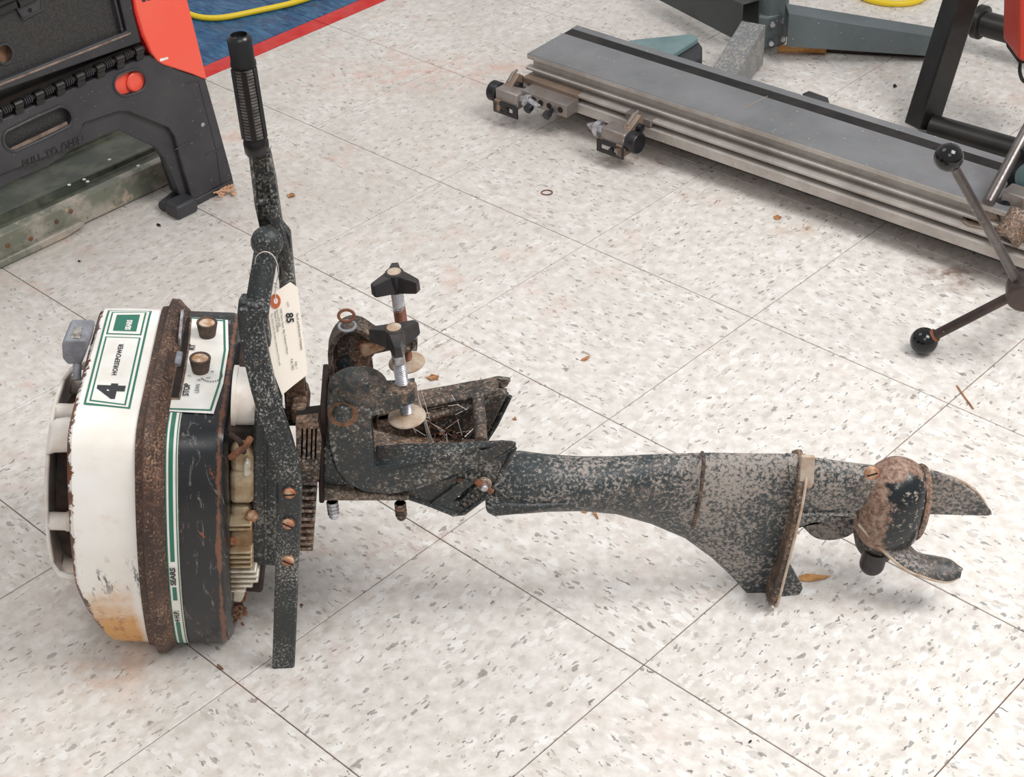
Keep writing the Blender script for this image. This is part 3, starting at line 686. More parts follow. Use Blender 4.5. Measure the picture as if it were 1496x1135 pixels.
# throttle grip
ga = P(376, 221, y=ty+.006); gb = P(349, 52, y=ty+.006); gl_ = (gb-ga).length; gd = (gb-ga).normalized(); k = (ga-CAM).dot(fw)/FP
bm = BM(); rr_ = lambda px: px/2*k*.98
prof = [(rr_(30), -.004), (rr_(37), 0), (rr_(38), .010), (rr_(35), .013)]
nr = 23; body0 = .016; body1 = gl_*.745
prof += [(rr_(33.5), body0), (rr_(31), body1), (rr_(37.5), body1+.001), (rr_(37.5), body1+.004), (rr_(35), body1+.006), (rr_(36), gl_*.97), (rr_(30), gl_), (rr_(24), gl_+.001), (rr_(22), gl_-.003)]
lathe(bm, prof, ga, gd, 40); gp = fin(bm, 'throttle_grip', M['rubber'], tl, smooth=40); tag(gp, 'black ribbed rubber throttle grip')
gx, gy, _ = frame_of(gd)
bm = BM()
for i in range(nr):
    h = body0+(body1-body0)*(i+.5)/nr; lathe(bm, [(rr_(32), -.0012), (rr_(37.2-1.0*i/nr), -.0009), (rr_(37.2-1.0*i/nr), .0009), (rr_(32), .0012)], ga+gd*h, gd, 32)
M['gripring'] = simple('worn_grip_rings', (104, 100, 98), .5, rgb2=(76, 70, 66), scale=120)
tag(fin(bm, 'grip_rings', M['gripring'], gp, smooth=40), 'fine raised rings around the grip')
cv = (CAM-(ga+gb)/2); cv = (cv-gd*cv.dot(gd)).normalized(); cs = gd.cross(cv)
for q in (-.1, .95, -1.15, 2.2, -2.3, 3.1):
    d_ = cv*math.cos(q)+cs*math.sin(q); bm = BM(); strap(bm, [ga+gd*body0+d_*rr_(36.5), ga+gd*body1+d_*rr_(35.5)], .0052, .0026, gd.cross(d_)); fin(bm, 'grip_rib', M['rubber'], gp, .0004, 1)

# ---- clamp brackets
by = 1.262
Cc = lambda x, y: (470+x/6.306, 460+y/6.306)
D5 = lambda x, y: (460+x/2.769, 370+y/2.769)
brk = [(606, 573), (606, 588), (587, 597), (568, 603), (545, 608), (538, 616), D5(225, 690), D5(243, 866), D5(400, 846), D5(560, 810), D5(640, 790), D5(760, 762), D5(815, 768), D5(800, 792), D5(700, 846), D5(600, 880), D5(500, 925), D5(420, 955),
       D5(300, 975), D5(200, 965), D5(130, 930), D5(85, 870), D5(62, 790), D5(50, 650), (478, 590), (486, 572), (498, 561), (512, 557), (528, 562), (543, 572), (565, 577), (590, 576)]
def bracket(dy, mat, lab):
    bm = BM(); pts = [P(a, b, y=by) for a, b in brk]
    if dy == 0: prism(bm, pts, (0, .025, 0))
    else:
        prism(bm, [p+V((0, .019, 0)) for p in pts], (0, .006, 0))
        strap(bm, [p+V((0, .0125, 0)) for p in smoothpath([pts[i] for i in (16, 19, 20, 21, 22, 23, 24, 25, 26, 27, 28, 29, 30, 31, 0, 1)], 3)], .025, .005, (0, 1, 0))
    xa, xb = P(*D5(330, 850), y=by).x, P(*D5(790, 770), y=by).x
    def taper(b_, y0, amt):
        for v in b_.verts:
            if v.co.y > y0: v.co.y -= amt*max(0, min(1, (v.co.x-xa)/(xb-xa)))
    if dy == 0: 
        zlim = P(*Cc(860, 800), y=by).z-.02
        for v in bm.verts:
            if v.co.y > by+.02 and v.co.z < zlim: v.co.y -= .023*max(0, min(1, (v.co.x-xa)/(xb-xa)))
    bmesh.ops.translate(bm, verts=bm.verts, vec=(0, dy, 0))
    o = fin(bm, 'clamp_bracket', mat, OM, .007, 3); tag(o, lab); sub = V((0, dy, 0))
    # dome over the screw boss, boss itself, head of the pivot bolt in its recess
    c = P(*Cc(395, 640), y=by+.020)+sub; bm = BM()
    if dy == 0: sphere(bm, P(523, 564, y=by+.0115), .026, 36, (1.12, .62, .82)); fin(bm, 'bracket_dome', mat, o)
    else: box(bm, c+V((-.02, .004, -.02)), (.03, .012, .03)); fin(bm, 'bracket_lug', mat, o, .004)
    c = P(590, 566, y=by+.0125)+sub; bm = BM(); lathe(bm, [(.0115, -.0125), (.0128, -.0115), (.0128, .0005), (.0110, .0015)], c+V((0, .0, .001)), (0, 0, 1), 32); fin(bm, 'screw_boss', M['castbr'], o)
    c = P(*Cc(195, 915), y=by+(0 if dy == 0 else .022))+sub; bm = BM(); lathe(bm, [(.0150, -.001), (.0150, .0004), (.0120, .0006)], c, (0, -1, 0), 32); fin(bm, 'bolt_recess', M['dust'], o)
    bm = BM(); lathe(bm, [(.0098, 0), (.0098, .003), (.008, .0060), (.004, .0075)], c+V((0, -.001, .003)), (0, -1, 0), 28); fin(bm, 'pivot_bolt', M['cast'], o)
    # wide jaw surface on the lower arm
    bm = BM(); q = [P(a, b, y=by) for a, b in (D5(243, 868), D5(400, 848), D5(560, 812), D5(640, 792), D5(765, 762))]
    ring = [p+V((0, -.001, 0)) for p in q]+[p+V((0, .040, 0)) for p in q[::-1]]
    prism(bm, [q[0]+V((0, .0, .001)), q[1]+V((0, 0, .001)), q[2]+V((0, 0, .001)), q[3]+V((0, 0, .001)), q[4], q[4]+V((-.005, 0, -.006)), q[2]+V((0, 0, -.008)), q[0]+V((0, 0, -.010))], (0, .036, 0)); taper(bm, by+.02, .034 if dy == 0 else .012); bmesh.ops.translate(bm, verts=bm.verts, vec=sub)
    fin(bm, 'jaw_face', mat, o, .002)
    # tapering side plate with its slotted quadrant
    sp = [D5(330, 968), D5(560, 905), D5(700, 845), D5(805, 788), D5(745, 905), D5(700, 975), D5(600, 1048), D5(560, 1052), D5(470, 1015), D5(385, 985)]
    slot_ = [D5(562, 1003), D5(655, 920), D5(668, 930), D5(582, 1010)]
    bm = BM(); yy = by+.012; plate(bm, [P(a, b, y=yy) for a, b in sp], [[P(a, b, y=yy) for a, b in slot_]], (0, .010, 0)); bmesh.ops.translate(bm, verts=bm.verts, vec=sub)
    q_ = fin(bm, 'tilt_quadrant', mat, o, .001, 1)
    bm = BM()
    for k in range(7):
        u = k/6; a = D5(585+100*u, 1022-92*u); b = D5(600+100*u, 1036-92*u)
        strap(bm, [P(*a, y=yy-.001)+sub, P(*b, y=yy-.001)+sub], .002, .003, (0, 1, 0))
    fin(bm, 'quadrant_teeth', M['castbr'], o)
    for A_, B__ in ((D5(470, 1012), D5(640, 890)), (D5(600, 872), D5(622, 930))):
        bm = BM(); strap(bm, [P(*A_, y=yy-.001)+sub, P(*B__, y=yy-.001)+sub], .004, .003, (0, 1, 0)); fin(bm, 'quadrant_rib', mat, o, .0008, 1)
    bm = BM(); tube(bm, [P(*D5(330, 970), y=yy)+sub, P(*D5(470, 1017), y=yy)+sub, P(*D5(560, 1054), y=yy)+sub, P(*D5(602, 1050), y=yy)+sub, P(*D5(702, 976), y=yy)+sub, P(*D5(748, 905), y=yy)+sub, P(*D5(808, 786), y=yy)+sub], .0028, 8); fin(bm, 'quadrant_rim', M['casthi'], o)
    return o
nb = bracket(0, M['cast'], 'nearer clamp bracket, domed black casting'); fb_ = bracket(.088, M['castbr'], 'farther clamp bracket, dirt filled inside')
# stiffening web on the inner side of the far bracket
bm = BM(); sub = V((0, .088, 0)); q = [P(a, b, y=by)+sub for a, b in (D5(245, 868), D5(640, 792), D5(800, 778), D5(735, 905), D5(600, 940), D5(330, 975), D5(240, 940))]
prism(bm, q, (0, .012, 0)); fin(bm, 'bracket_web', M['castbr'], fb_, .002)
bm = BM(); strap(bm, [P(*D5(330, 905), y=by)+sub, P(*D5(560, 850), y=by)+sub, P(*D5(720, 805), y=by)+sub], .010, .006, (0, 1, 0)); fin(bm, 'bracket_rib', M['castbr'], fb_, .002)
bm = BM(); tube(bm, smoothpath([P(*D5(a_, b_), y=by-.0005)+V((0, 0, .0004)) for a_, b_ in ((262, 872), (400, 850), (560, 812), (640, 792), (760, 764), (812, 768))], 4), .0011, 6); fin(bm, 'worn_edge', M['casthi'], nb)
bm = BM(); tube(bm, smoothpath([P(*D5(a_, b_), y=by-.0002)+V((0, 0, .0004)) for a_, b_ in ((812, 770), (798, 793), (700, 847), (600, 882))], 4), .0007, 6); fin(bm, 'worn_edge', M['casthi'], nb)
# wing bolt, tilt pin, cross bar
c = P(*D5(685, 937), y=by+.006); bm = BM(); lathe(bm, [(.0080, -.004), (.0080, .0), (.0045, .0015)], c, (0, -1, 0), 20); wb = fin(bm, 'wing_bolt', M['rustcast'], OM, .001)
bm = BM(); strap(bm, [c+V((-.0085, -.002, .008)), c+V((-.004, -.003, .0035)), c, c+V((.004, -.003, -.0035)), c+V((.0075, -.002, -.009))], [.003, .005, .006, .005, .003], [.006, .0055, .004, .0055, .006], (0, 1, 0)); fin(bm, 'wing', M['rust'], wb, .001)
bm = BM(); lathe(bm, [(.0038, -.001), (.0038, .006), (.003, .007)], c, (0, -1, 0), 16); fin(bm, 'bolt_end', M['zinc'], wb)
bm = BM(); c = P(*D5(586, 916), y=by+.012); lathe(bm, [(.0032, -.001), (.0032, .0015), (.002, .0025)], c, (0, -1, 0), 16); fin(bm, 'rivet', M['rust'], OM)
a = P(*D5(672, 762), y=by+.02); bm = BM(); cyl(bm, a, a+V((0, .078, .004)), .0066, 18); fin(bm, 'tilt_pin', M['castbr'], OM)
bm = BM(); cyl(bm, P(*D5(115, 650), y=by+.028), P(*D5(115, 650), y=by+.028)+V((0, .06, 0)), .010, 18); fin(bm, 'pivot_tube', M['castbr'], OM)
# swivel bracket casting between the clamps, with louvred plate
sw = pr('swivel_bracket', [D5(38, 780), D5(240, 860), D5(560, 930), D5(650, 960), D5(560, 1000), D5(385, 1000), D5(35, 1005)], by+.028, .075, M['castbr'], bevel=.004)
pr('bracket_base', [D5(35, 955), D5(120, 965), D5(300, 982), D5(385, 986), D5(375, 1003), D5(36, 1003)], by+.004, .03, M['castbr'], sw, .002)
pr('mount_web', [D5(35, 790), D5(60, 790), D5(90, 870), D5(130, 930), D5(200, 968), D5(36, 972)], by+.012, .02, M['cast'], sw, .002)
tb_ = pr('swivel_tube_housing', [D5(235, 850), D5(400, 830), D5(640, 840), D5(735, 850), D5(735, 960), D5(560, 985), D5(330, 960)], by+.040, .045, M['rustcast'], sw, .012, 3)
bm = BM(); a = P(*D5(62, 420), y=by+.075); 
pl_ = [P(a_, b_, y=by+.040) for a_, b_ in (D5(62, 560), D5(60, 400), D5(125, 395), D5(155, 560))]
for k in range(5):
    x_ = 74+k*11; strap(bm, [P(*D5(x_+12, 425), y=by+.106), P(*D5(x_-8, 545), y=by+.106)], .004, .0022, (0, 1, 0))
lv_ = fin(bm, 'louvre_ribs', M['rustcast'], sw)
pr('louvre_plate', [D5(58, 395), D5(150, 395), D5(150, 560), D5(50, 560)], by+.110, .008, M['castbr'], sw, .002)
pr('bracket_boss', [D5(130, 390), D5(225, 395), D5(230, 470), D5(120, 500)], by+.105, .015, M['rustcast'], sw, .004)
pr('seized_bolt_bar', [D5(175, 375), D5(260, 362), D5(290, 372), D5(285, 395), D5(190, 430)], by+.095, .012, M['rusty_screw'], sw, .003)
for x_, y_, col_ in ((70, 1030, 'zinc'), (345, 1035, 'rustcast')):
    bm = BM(); p = P(*D5(x_, y_-26), y=by+.012)
    for q in range(4): lathe(bm, [(.0052, 0), (.0062, .0012), (.0062, .0028), (.0052, .004)], p+V((0, 0, -.0045*q)), (0, 0, -1), 18)
    lathe(bm, [(.005, .0), (.005, .020), (.0035, .022)], p, (0, 0, -1), 14); fin(bm, 'spring_bolt', M[col_], OM)

# ---- clamp screws
M['litter'] = simple('dead_leaf_litter', (112, 76, 54), .9, rgb2=(62, 42, 32), scale=160)
def clamp(dy, up, rot, rustm, lab):
    sy = by+.016+dy; base = P(*Cc(745, 665), y=by+.016)+V((0, dy, 0)); top = P(*D5(320, 300), y=by+.016)+V((0, dy, up)); pad = P(*D5(372, 655), y=by+.016)+V((0, dy, up*.3)); ax = (top-pad).normalized()
    bm = BM(); r = .0064; L_ = (top-pad).length; prof = [(r, -.004)]
    h = .004; i = 0
    while h < L_*.62: prof += [(r*.80, h), (r*1.02, h+.0012)]; h += .0022
    prof += [(r, h+.002), (r, L_-.012)]
    lathe(bm, prof, pad, ax, 24); s_ = fin(bm, 'clamp_screw', rustm, OM, smooth=25); tag(s_, lab)
    bm = BM(); lathe(bm, [(.009, .003), (.0188, -.0005), (.0192, -.002), (.018, -.0035), (.005, -.006)], pad, ax, 40); fin(bm, 'clamp_pad', M['pad'], s_)
    bm = BM(); x, y, z = frame_of(ax); hub = .0135
    for k in range(3):
        q = R(rot+120*k); d_ = x*math.cos(q)+y*math.sin(q); e = ax.cross(d_)
        sec_ = []
        for rr2, ww, z0, z1 in ((.002, .0088, -.0205, -.0008), (.0095, .0072, -.0200, -.0012), (.0245, .0044, -.0185, -.0045), (.0265, .0036, -.0175, -.0056)):
            sec_.append([top+d_*rr2+e*a_*ww+ax*z_ for a_, z_ in ((-1, z0), (1, z0), (.8, z1), (-.8, z1))])
        loft(bm, sec_)
    lathe(bm, [(.0085, -.022), (.0098, -.020), (.0098, -.001), (.0090, .0)], top, ax, 30); kn = fin(bm, 'clamp_knob', M['knob'], s_, .0012, 2); tag(kn, 'black three-lobed plastic knob')
    bm = BM(); lathe(bm, [(.0070, 0), (.0070, .0006), (.0, .0008)], top, ax, 24); fin(bm, 'knob_insert', M['pad'], kn)
rs = M_('half_rusted_screw', .5, .3); x_, y_, z_ = rs.xyz(); nn = rs.noise(80, 4, .6); rs.col(rs.mix(rs.ramp(rs.math('ADD', z_, rs.math('MULTIPLY', nn, .03)), .365, .372), lin((128, 82, 62)), rs.mix(rs.ramp(nn, .55, .6), lin((206, 208, 214)), lin((206, 140, 62))))); M['halfrust'] = rs.m
clamp(0, 0, 6, M['zinc'], 'nearer clamp screw, bright threaded shank')
clamp(.091, .006, 180, M['halfrust'], 'farther clamp screw, rusty threaded shank')
bm = BM(); c = P(506, 461, y=by+.085); tube(bm, [c+(V((1, 0, 0))*math.cos(q*PI/12)+V((0, .35, .94))*math.sin(q*PI/12)*.75)*.0078 for q in range(24)], .0016, 8, closed=True); fin(bm, 'shackle_ring', M['rust'], OM)
bm = BM(); c = P(507, 476, y=by+.080); tube(bm, [c+(V((1, 0, 0))*math.cos(q*PI/12)+V((0, .8, .5))*math.sin(q*PI/12)*.75)*.0082 for q in range(24)], .0016, 8, closed=True); fin(bm, 'link_ring', M['greyplastic'], OM)
bm = BM()
for k in range(110):
    c = P(*D5(random.gauss(520, 50), random.gauss(700, 45)), y=by+.09)+V((0, random.uniform(-.02, .005), 0)); box(bm, c, (random.uniform(.002, .006), random.uniform(.001, .0035), random.uniform(.0004, .001)), frame_of((random.gauss(0, 1), random.gauss(0, 1), random.gauss(0, 1))))
tag(fin(bm, 'leaf_litter', M['litter'], fb_, smooth=None), 'brown leaf litter caught in the bracket', kind='stuff')
bm = BM()
for k in range(26):
    a = P(*D5(random.gauss(520, 60), random.gauss(690, 50)), y=by+.08); tube(bm, [a, a+V((random.gauss(0, .012), random.gauss(0, .006), random.gauss(0, .012)))], .00035, 4)
a = P(*D5(415, 570), y=by+.02)
for k in range(8): tube(bm, [a, P(*D5(random.gauss(468, 5), 770), y=by+.05)], .0003, 4)
tag(fin(bm, 'cobweb', M['string'], fb_, smooth=None), 'dusty cobweb threads', kind='stuff')

# ---- leg (drive shaft housing) down to the propeller
yc = 1.30
def leg_ring(px, yt, yb, h, rear, n=28, yq=None):
    yq = yq or yc; top = P(px, yt, y=yq); bot = P(px, yb, y=yq); x = (top.x+bot.x)/2; zt, zb = top.z, bot.z; mid = (zt+zb)/2; a = (zt-zb)/2; out = []
    for j in range(n):
        th = 2*PI*j/n; v = math.cos(th)      # v=1 front (up), -1 rear (down)
        w = math.sin(th); t = (1-v)/2
        k = 1-(1-rear)*t**1.2
        out.append(V((x+(top.x-bot.x)*v/2, yq-w*h*k*(1.0 if rear > .9 else (1-.15*t)), mid+a*v)))
    return out
legst = [(722, 672, 742, .030, 1, 1.315), (760, 667, 741, .032, 1, 1.31), (800, 672, 738, .030, 1, 1.305), (850, 675, 738, .029, .95, 1.302), (900, 673, 747, .028, .85, 1.30), (950, 669, 763, .0275, .7, 1.30), (1000, 666, 785, .027, .55, 1.30),
         (1040, 664, 815, .026, .42, 1.30), (1070, 664, 843, .025, .34, 1.30), (1092, 664, 868, .024, .28, 1.30), (1125, 664, 877, .023, .25, 1.30), (1152, 664, 862, .022, .25, 1.30)]
bm = BM(); loft(bm, [leg_ring(*q[:5], yq=q[5]) for q in legst]); lg = fin(bm, 'leg_housing', M['leg'], OM, smooth=60); tag(lg, 'long corroded dark leg widening toward the propeller')
bm = BM(); tube(bm, smoothpath([P(1026, 661, y=1.302), P(1028, 672, y=1.283), P(1026, 700, y=1.2735), P(1021, 735, y=1.277), P(1012, 772, y=1.284)], 5), .0020, 8); fin(bm, 'leg_seam', M['rustcast'], OM)
pr('leg_flange', [(709, 741), (735, 737), (775, 739), (848, 736), (800, 746), (760, 752), (722, 756), (711, 750)], 1.272, .055, M['cast'], bevel=.003)
# cavitation plate
top = P(1166, 664, y=yc); bot = P(1122, 884, y=1.275); upv = (top-V((bot.x, yc, bot.z))).normalized(); ht = (top-V((bot.x, yc, bot.z))).length; b0 = V((bot.x, yc, max(bot.z, .003)))
o_ = [(0, .004), (.012, .0), (.028, .002), (.035, .012), (.035, .05), (.034, .11), (.031, .15), (.022, ht-.012), (.010, ht-.001), (0, ht)]
pts = [b0+V((0, -s_, 0))+upv*h_ for s_, h_ in o_]+[b0+V((0, s_, 0))+upv*h_ for s_, h_ in o_[-2:0:-1]]
bm = BM(); prism(bm, pts, Lv*.0065); fin(bm, 'cavitation_plate', M['rustcast'], OM, .0015, 2)
bm = BM(); tube(bm, smoothpath([b0+V((0, -s_-.0005, 0))+upv*h_+Lv*.0065 for s_, h_ in o_[2:]], 4), .0016, 8); fin(bm, 'plate_rim', M['pad'], OM)
pr('trim_tab', [(1146, 800), (1150, 818), (1173, 860), (1169, 868), (1132, 874), (1128, 860)], 1.290, .008, M['leg'], bevel=.001)
# gearcase strut
st_ = [(1150, 664, 776, .021, .5), (1170, 666, 768, .021, .5), (1200, 672, 760, .020, .5), (1240, 678, 757, .020, .6), (1280, 684, 757, .022, .8), (1310, 690, 757, .022, .9)]
bm = BM(); loft(bm, [leg_ring(*q) for q in st_]); gc = fin(bm, 'gearcase', M['leg'], OM, smooth=60)
pr('strut_shoulder', [(1156, 752), (1250, 752), (1256, 760), (1220, 757), (1158, 776)], 1.285, .03, M['leg'], gc, .003)
pr('anode', [(1171, 667), (1191, 668), (1189, 707), (1186, 713), (1169, 713), (1168, 706)], 1.2765, .004, M['pad'], gc, .001)
c = P(1274, 692, y=1.277); bm = BM(); lathe(bm, [(.0075, -.004), (.0075, .001), (.005, .0015)], c, (0, -1, 0), 20); o = fin(bm, 'plug_screw', M['rusty_screw'], gc)
bm = BM(); box(bm, c+V((0, -.0016, 0)), (.011, .0008, .0016), (V((.96, 0, .28)), V((0, 1, 0)), V((-.28, 0, .96)))); fin(bm, 'screw_slot', M['dark'], o)
# bullet, axis along the front-rear direction of the motor
bc = P(1302, 733, y=yc); bm = BM()
prof = [(.001, .056), (.012, .054), (.022, .048), (.030, .037), (.0355, .020), (.0375, 0), (.037, -.018), (.034, -.034), (.027, -.045), (.020, -.047)]
lathe(bm, prof, bc, Fv, 48); bmesh.ops.translate(bm, verts=bm.verts, vec=(0, -.004, 0))
mq = M_('muddy_gearcase', .3); mx, my, mz = mq.xyz(); n1_ = mq.noise(60, 5, .7); n2_ = mq.noise(170, 5, .75, offs=(3, 3, 3))
dk = mq.mix(mq.ramp(n2_, .56, .66), lin((24, 29, 32)), lin((176, 166, 156))); mud = mq.mix(mq.ramp(n2_, .4, .6), lin((112, 84, 70)), lin((166, 140, 124)))
edge = mq.math('ADD', mq.math('MULTIPLY', mq.math('ABSOLUTE', mq.math('SUBTRACT', mx, bc.x+.009)), 1.0), mq.math('MULTIPLY', mq.math('SUBTRACT', n1_, .5), .05))
edge2 = mq.math('ADD', edge, mq.math('MULTIPLY', mq.ramp(mz, bc.z+.042, bc.z+.054), .03))
msk = mq.ramp(edge2, .020, .027); mq.col(mq.mix(msk, dk, mud)); mq.l(mq.math('ADD', .22, mq.math('MULTIPLY', msk, .5)), mq.b.inputs['Roughness']); mq.bump(n2_, .3, .001); M['mudcast'] = mq.m
fin(bm, 'gearcase_bullet', M['mudcast'], OM, smooth=60)
bm = BM(); rc = bc+Lv*.028; tube(bm, [rc+V((0, math.cos(q*PI/20), 0))*.030+Fv*math.sin(q*PI/20)*.042 for q in range(40)], .004, 8, closed=True); fin(bm, 'gearcase_seam', M['rustcast'], OM)
sk = [(1335, 688), (1372, 693), (1400, 702), (1428, 722), (1444, 742), (1450, 750), (1446, 755), (1335, 752)]
pr('skeg', sk, yc-.003, .007, M['leg'], bevel=.0025, seg=2, lab='triangular fin beyond the propeller')
bm = BM(); tube(bm, smoothpath([P(1350, 690, y=yc), P(1400, 701, y=yc), P(1430, 722, y=yc), P(1448, 751, y=yc)], 4), .0014, 6); fin(bm, 'skeg_edge', M['pad'], OM)
# propeller
bm = BM(); pc = bc-Fv*.046; lathe(bm, [(.026, .004), (.026, -.004), (.022, -.016), (.018, -.022)], pc+Lv*-.004, Fv, 28); prp = fin(bm, 'propeller_hub', M['castbr'], OM, smooth=40)
tip = P(1274, 823, y=1.285); bm = BM(); sphere(bm, tip, .0135, 24, (1, 1, 1)); cyl(bm, tip, tip+Fv*.02, .0135, 24); fin(bm, 'propeller_nut', M['knob'], prp)
bm = BM(); cyl(bm, tip+Fv*.010, pc-Fv*.004, .0155, 24, .022); fin(bm, 'hub_cone', M['castbr'], prp, smooth=40)
def blade(e1, e2, name, lab, th=.0032):
    a = smoothpath([P(x, y, y=w_) for x, y, w_ in e1], 4); b = smoothpath([P(x, y, y=w_) for x, y, w_ in e2], 4); bm = BM(); n = 8; g = []
    for i in range(len(a)):
        row = []
        for j in range(n+1):
            t = j/n; p = a[i].lerp(b[i], t)+Fv*(.006*4*t*(1-t)); row.append(bm.verts.new(p))
        g.append(row)
    for i in range(len(a)-1):
        for j in range(n): bm.faces.new((g[i][j], g[i][j+1], g[i+1][j+1], g[i+1][j]))
    o = fin(bm, name, M['leg'], prp, smooth=60); md = o.modifiers.new('thickness', 'SOLIDIFY'); md.thickness = th; md.offset = 0; o['label'] = lab
    bm = BM(); tube(bm, a, th*.56, 8); fin(bm, 'blade_edge', M['pad'], prp); return o
blade([(1254, 765, 1.280), (1272, 785, 1.272), (1292, 806, 1.264), (1320, 830, 1.256), (1350, 843, 1.252), (1382, 850, 1.252), (1402, 843, 1.256)],
      [(1330, 768, 1.295), (1324, 780, 1.292), (1325, 792, 1.288), (1340, 808, 1.284), (1362, 813, 1.282), (1388, 819, 1.276), (1405, 834, 1.262)], 'propeller_blade', 'blade reaching out to the right')
blade([(1252, 754, 1.335), (1235, 752, 1.34), (1205, 752, 1.345), (1180, 754, 1.35), (1168, 758, 1.35)],
      [(1250, 776, 1.325), (1238, 783, 1.33), (1214, 788, 1.335), (1190, 784, 1.34), (1170, 766, 1.345)], 'propeller_blade', 'blade behind the strut')

# ---- paper auction tag hanging on the tiller
tgy = 1.311
tp = [(424, 412), (435, 420), (438, 446), (443, 490), (448, 527), (449.5, 547), (430, 562), (412, 577), (404, 556), (398, 539), (391, 507), (392, 475), (393, 455), (391, 447), (394, 432)]
TG = empty('hang_tag', P(424, 420, y=tgy), 'cream paper auction tag numbered 85, tied to the upright motor handle', 'tag')
tz = lambda x, y: tgy
TN = V((.10, -.90, .42)).normalized(); TC = P(420, 490, y=1.296)
tP = lambda x, y, o=0: PP(x, y, TC+TN*o, TN)
hole = [(403.0+3.2*math.cos(-q*PI/8), 439.5+4.6*math.sin(-q*PI/8)) for q in range(16)]
bm = BM(); plate(bm, [tP(*q) for q in tp], [[tP(*q) for q in hole]], -TN*.0007); fin(bm, 'tag_card', M['paper'], TG, smooth=None)
bm = BM(); n = 28
A1 = [bm.verts.new(tP(402.5+7.6*math.cos(2*PI*q/n)+0*q, 440+10.6*math.sin(2*PI*q/n), .0009)) for q in range(n)]; B1 = [bm.verts.new(tP(403+3.0*math.cos(2*PI*q/n), 439.5+4.4*math.sin(2*PI*q/n), .0009)) for q in range(n)]
for q in range(n): bm.faces.new((A1[q], A1[(q+1) % n], B1[(q+1) % n], B1[q]))
o = fin(bm, 'reinforcement_ring', M['orangering'], TG, smooth=None); o['label'] = 'orange paper ring around the hole'
def tg_text(s, x, y, size, d=(.125, 1), bold=0, sx=1): # size in picture pixels, converted through the plane of the card
    u = V((d[0], d[1])).normalized(); v = V((u.y, -u.x))
    return text_obj(s, 1.0, lambda a, b: tP(x+(u.x*a*sx+v.x*b)*size, y+(u.y*a*sx+v.y*b)*size, .0011), M['ink'], TG, bold=bold)
tg_text('85', 417.5, 457.5, 15, bold=.03); tg_text('LOT', 419, 441, 4)
tg_text('The K and B Auction Company', 432.5, 457, 4.3, (.135, 1), .01)
tg_text('1970 Sears Super 4hp Outboard Motor', 408.5, 450, 4.3, (.155, 1)); tg_text('Serial #351436', 403.5, 452, 4.3, (.155, 1)); tg_text('Model 217.58590', 400, 455, 4.3, (.16, 1))
tg_text('This motor turns, has been compression & fires well', 395.5, 458, 3.6, (.165, 1)); tg_text('Qty 1', 431, 528, 4.6, (.1, 1)); tg_text('9-8-1903', 424.5, 524, 4.6, (.12, 1))
bm = BM(); tube(bm, smoothpath([P(403, 441, y=tgy-.002), P(402, 428, y=tgy), P(404, 412, y=tgy-.004), P(407, 396, y=1.29), P(403, 380, y=1.281), P(395, 370, y=1.278), P(384, 368, y=1.279), P(374, 376, y=1.285), P(372, 392, y=1.292), P(368, 400, y=1.295)], 6), .0005, 6); fin(bm, 'tag_string', M['string'], TG)
bm = BM(); tube(bm, smoothpath([P(372, 390, y=1.292), P(364, 395, y=1.29), P(366, 404, y=1.29), P(372, 408, y=1.29)], 6), .0004, 6); fin(bm, 'string_tail', M['string'], TG)

# ================================================================== LONG IRON MACHINE BED
zt = .112; n0 = P(770, 78, z=zt); n1 = P(1440, 299, z=zt); BL = (n1-n0).normalized(); BWv = V((0, 0, 1)).cross(BL).normalized()   # BWv points away from the viewer
if BWv.y < 0: BWv = -BWv
f0 = P(843, 36.5, z=zt); bw_ = (f0-n0).dot(BWv); LEN = 1.25
MB = empty('machine_bed', n0+BWv*.07-V((0, 0, zt)), 'long grey iron machine bed with milled side rails, lying behind the motor', 'machine bed')
B3 = lambda l, w, z: n0+BL*l-BWv*w+V((0, 0, z-zt))      # w positive towards the viewer
def bprof(name, prof, mat, l0=0, l1=LEN, skew=0, par=MB, bevel=.0006, lab=None):
    bm = BM(); a = [bm.verts.new(B3(l0+skew*(-w), w, z)) for w, z in prof]; b = [bm.verts.new(B3(l1, w, z)) for w, z in prof]; n = len(prof)
    bm.faces.new(a); bm.faces.new(b[::-1])
    for i in range(n): bm.faces.new((a[i], a[(i+1) % n], b[(i+1) % n], b[i]))
    o = fin(bm, name, mat, par, bevel, 1, smooth=30)
    if lab: o['label'] = lab
    return o
sw_ = (P(843, 36.5, z=zt)-n0).dot(BL)/bw_
bprof('table_top', [(0, .112), (0, .1035), (-.012, .098), (-bw_+.040, .098), (-bw_+.040, .112)], M['bedtop'], skew=sw_)
bprof('table_lip', [(.0005, .1112), (.0005, .1032), (-.009, .0988), (-.009, .1100)], M['bedside'], skew=sw_)  # lighter lip strip, the edge highlight put into its colour
bprof('table_slot', [(-bw_+.0405, .1112), (-bw_+.0405, .095), (-bw_+.016, .095), (-bw_+.016, .1112)], M['bedblack'], skew=sw_, lab='black recessed strip along the table')
bprof('table_edge', [(-bw_+.0165, .112), (-bw_+.0165, .090), (-bw_, .090), (-bw_, .112)], M['bedtop'], skew=sw_)
bprof('bed_web', [(-.011, .099), (-.009, .089), (-.006, .04), (-bw_+.012, .04), (-bw_+.012, .099)], M['bedside'], .004)
bprof('upper_rail', [(.0, .0885), (.002, .0870), (.001, .0835), (-.012, .0800), (-.012, .0890)], M['bedside'], -.003)
bprof('middle_rail', [(-.012, .0750), (.010, .0745), (.012, .0735), (.012, .0700), (.010, .0690), (-.012, .0690)], M['bedside'], .0)
bprof('lower_rail', [(-.012, .0625), (.014, .0615), (.016, .0605), (.016, .0450), (.012, .0440), (-.012, .0440)], M['bedside'], -.006)
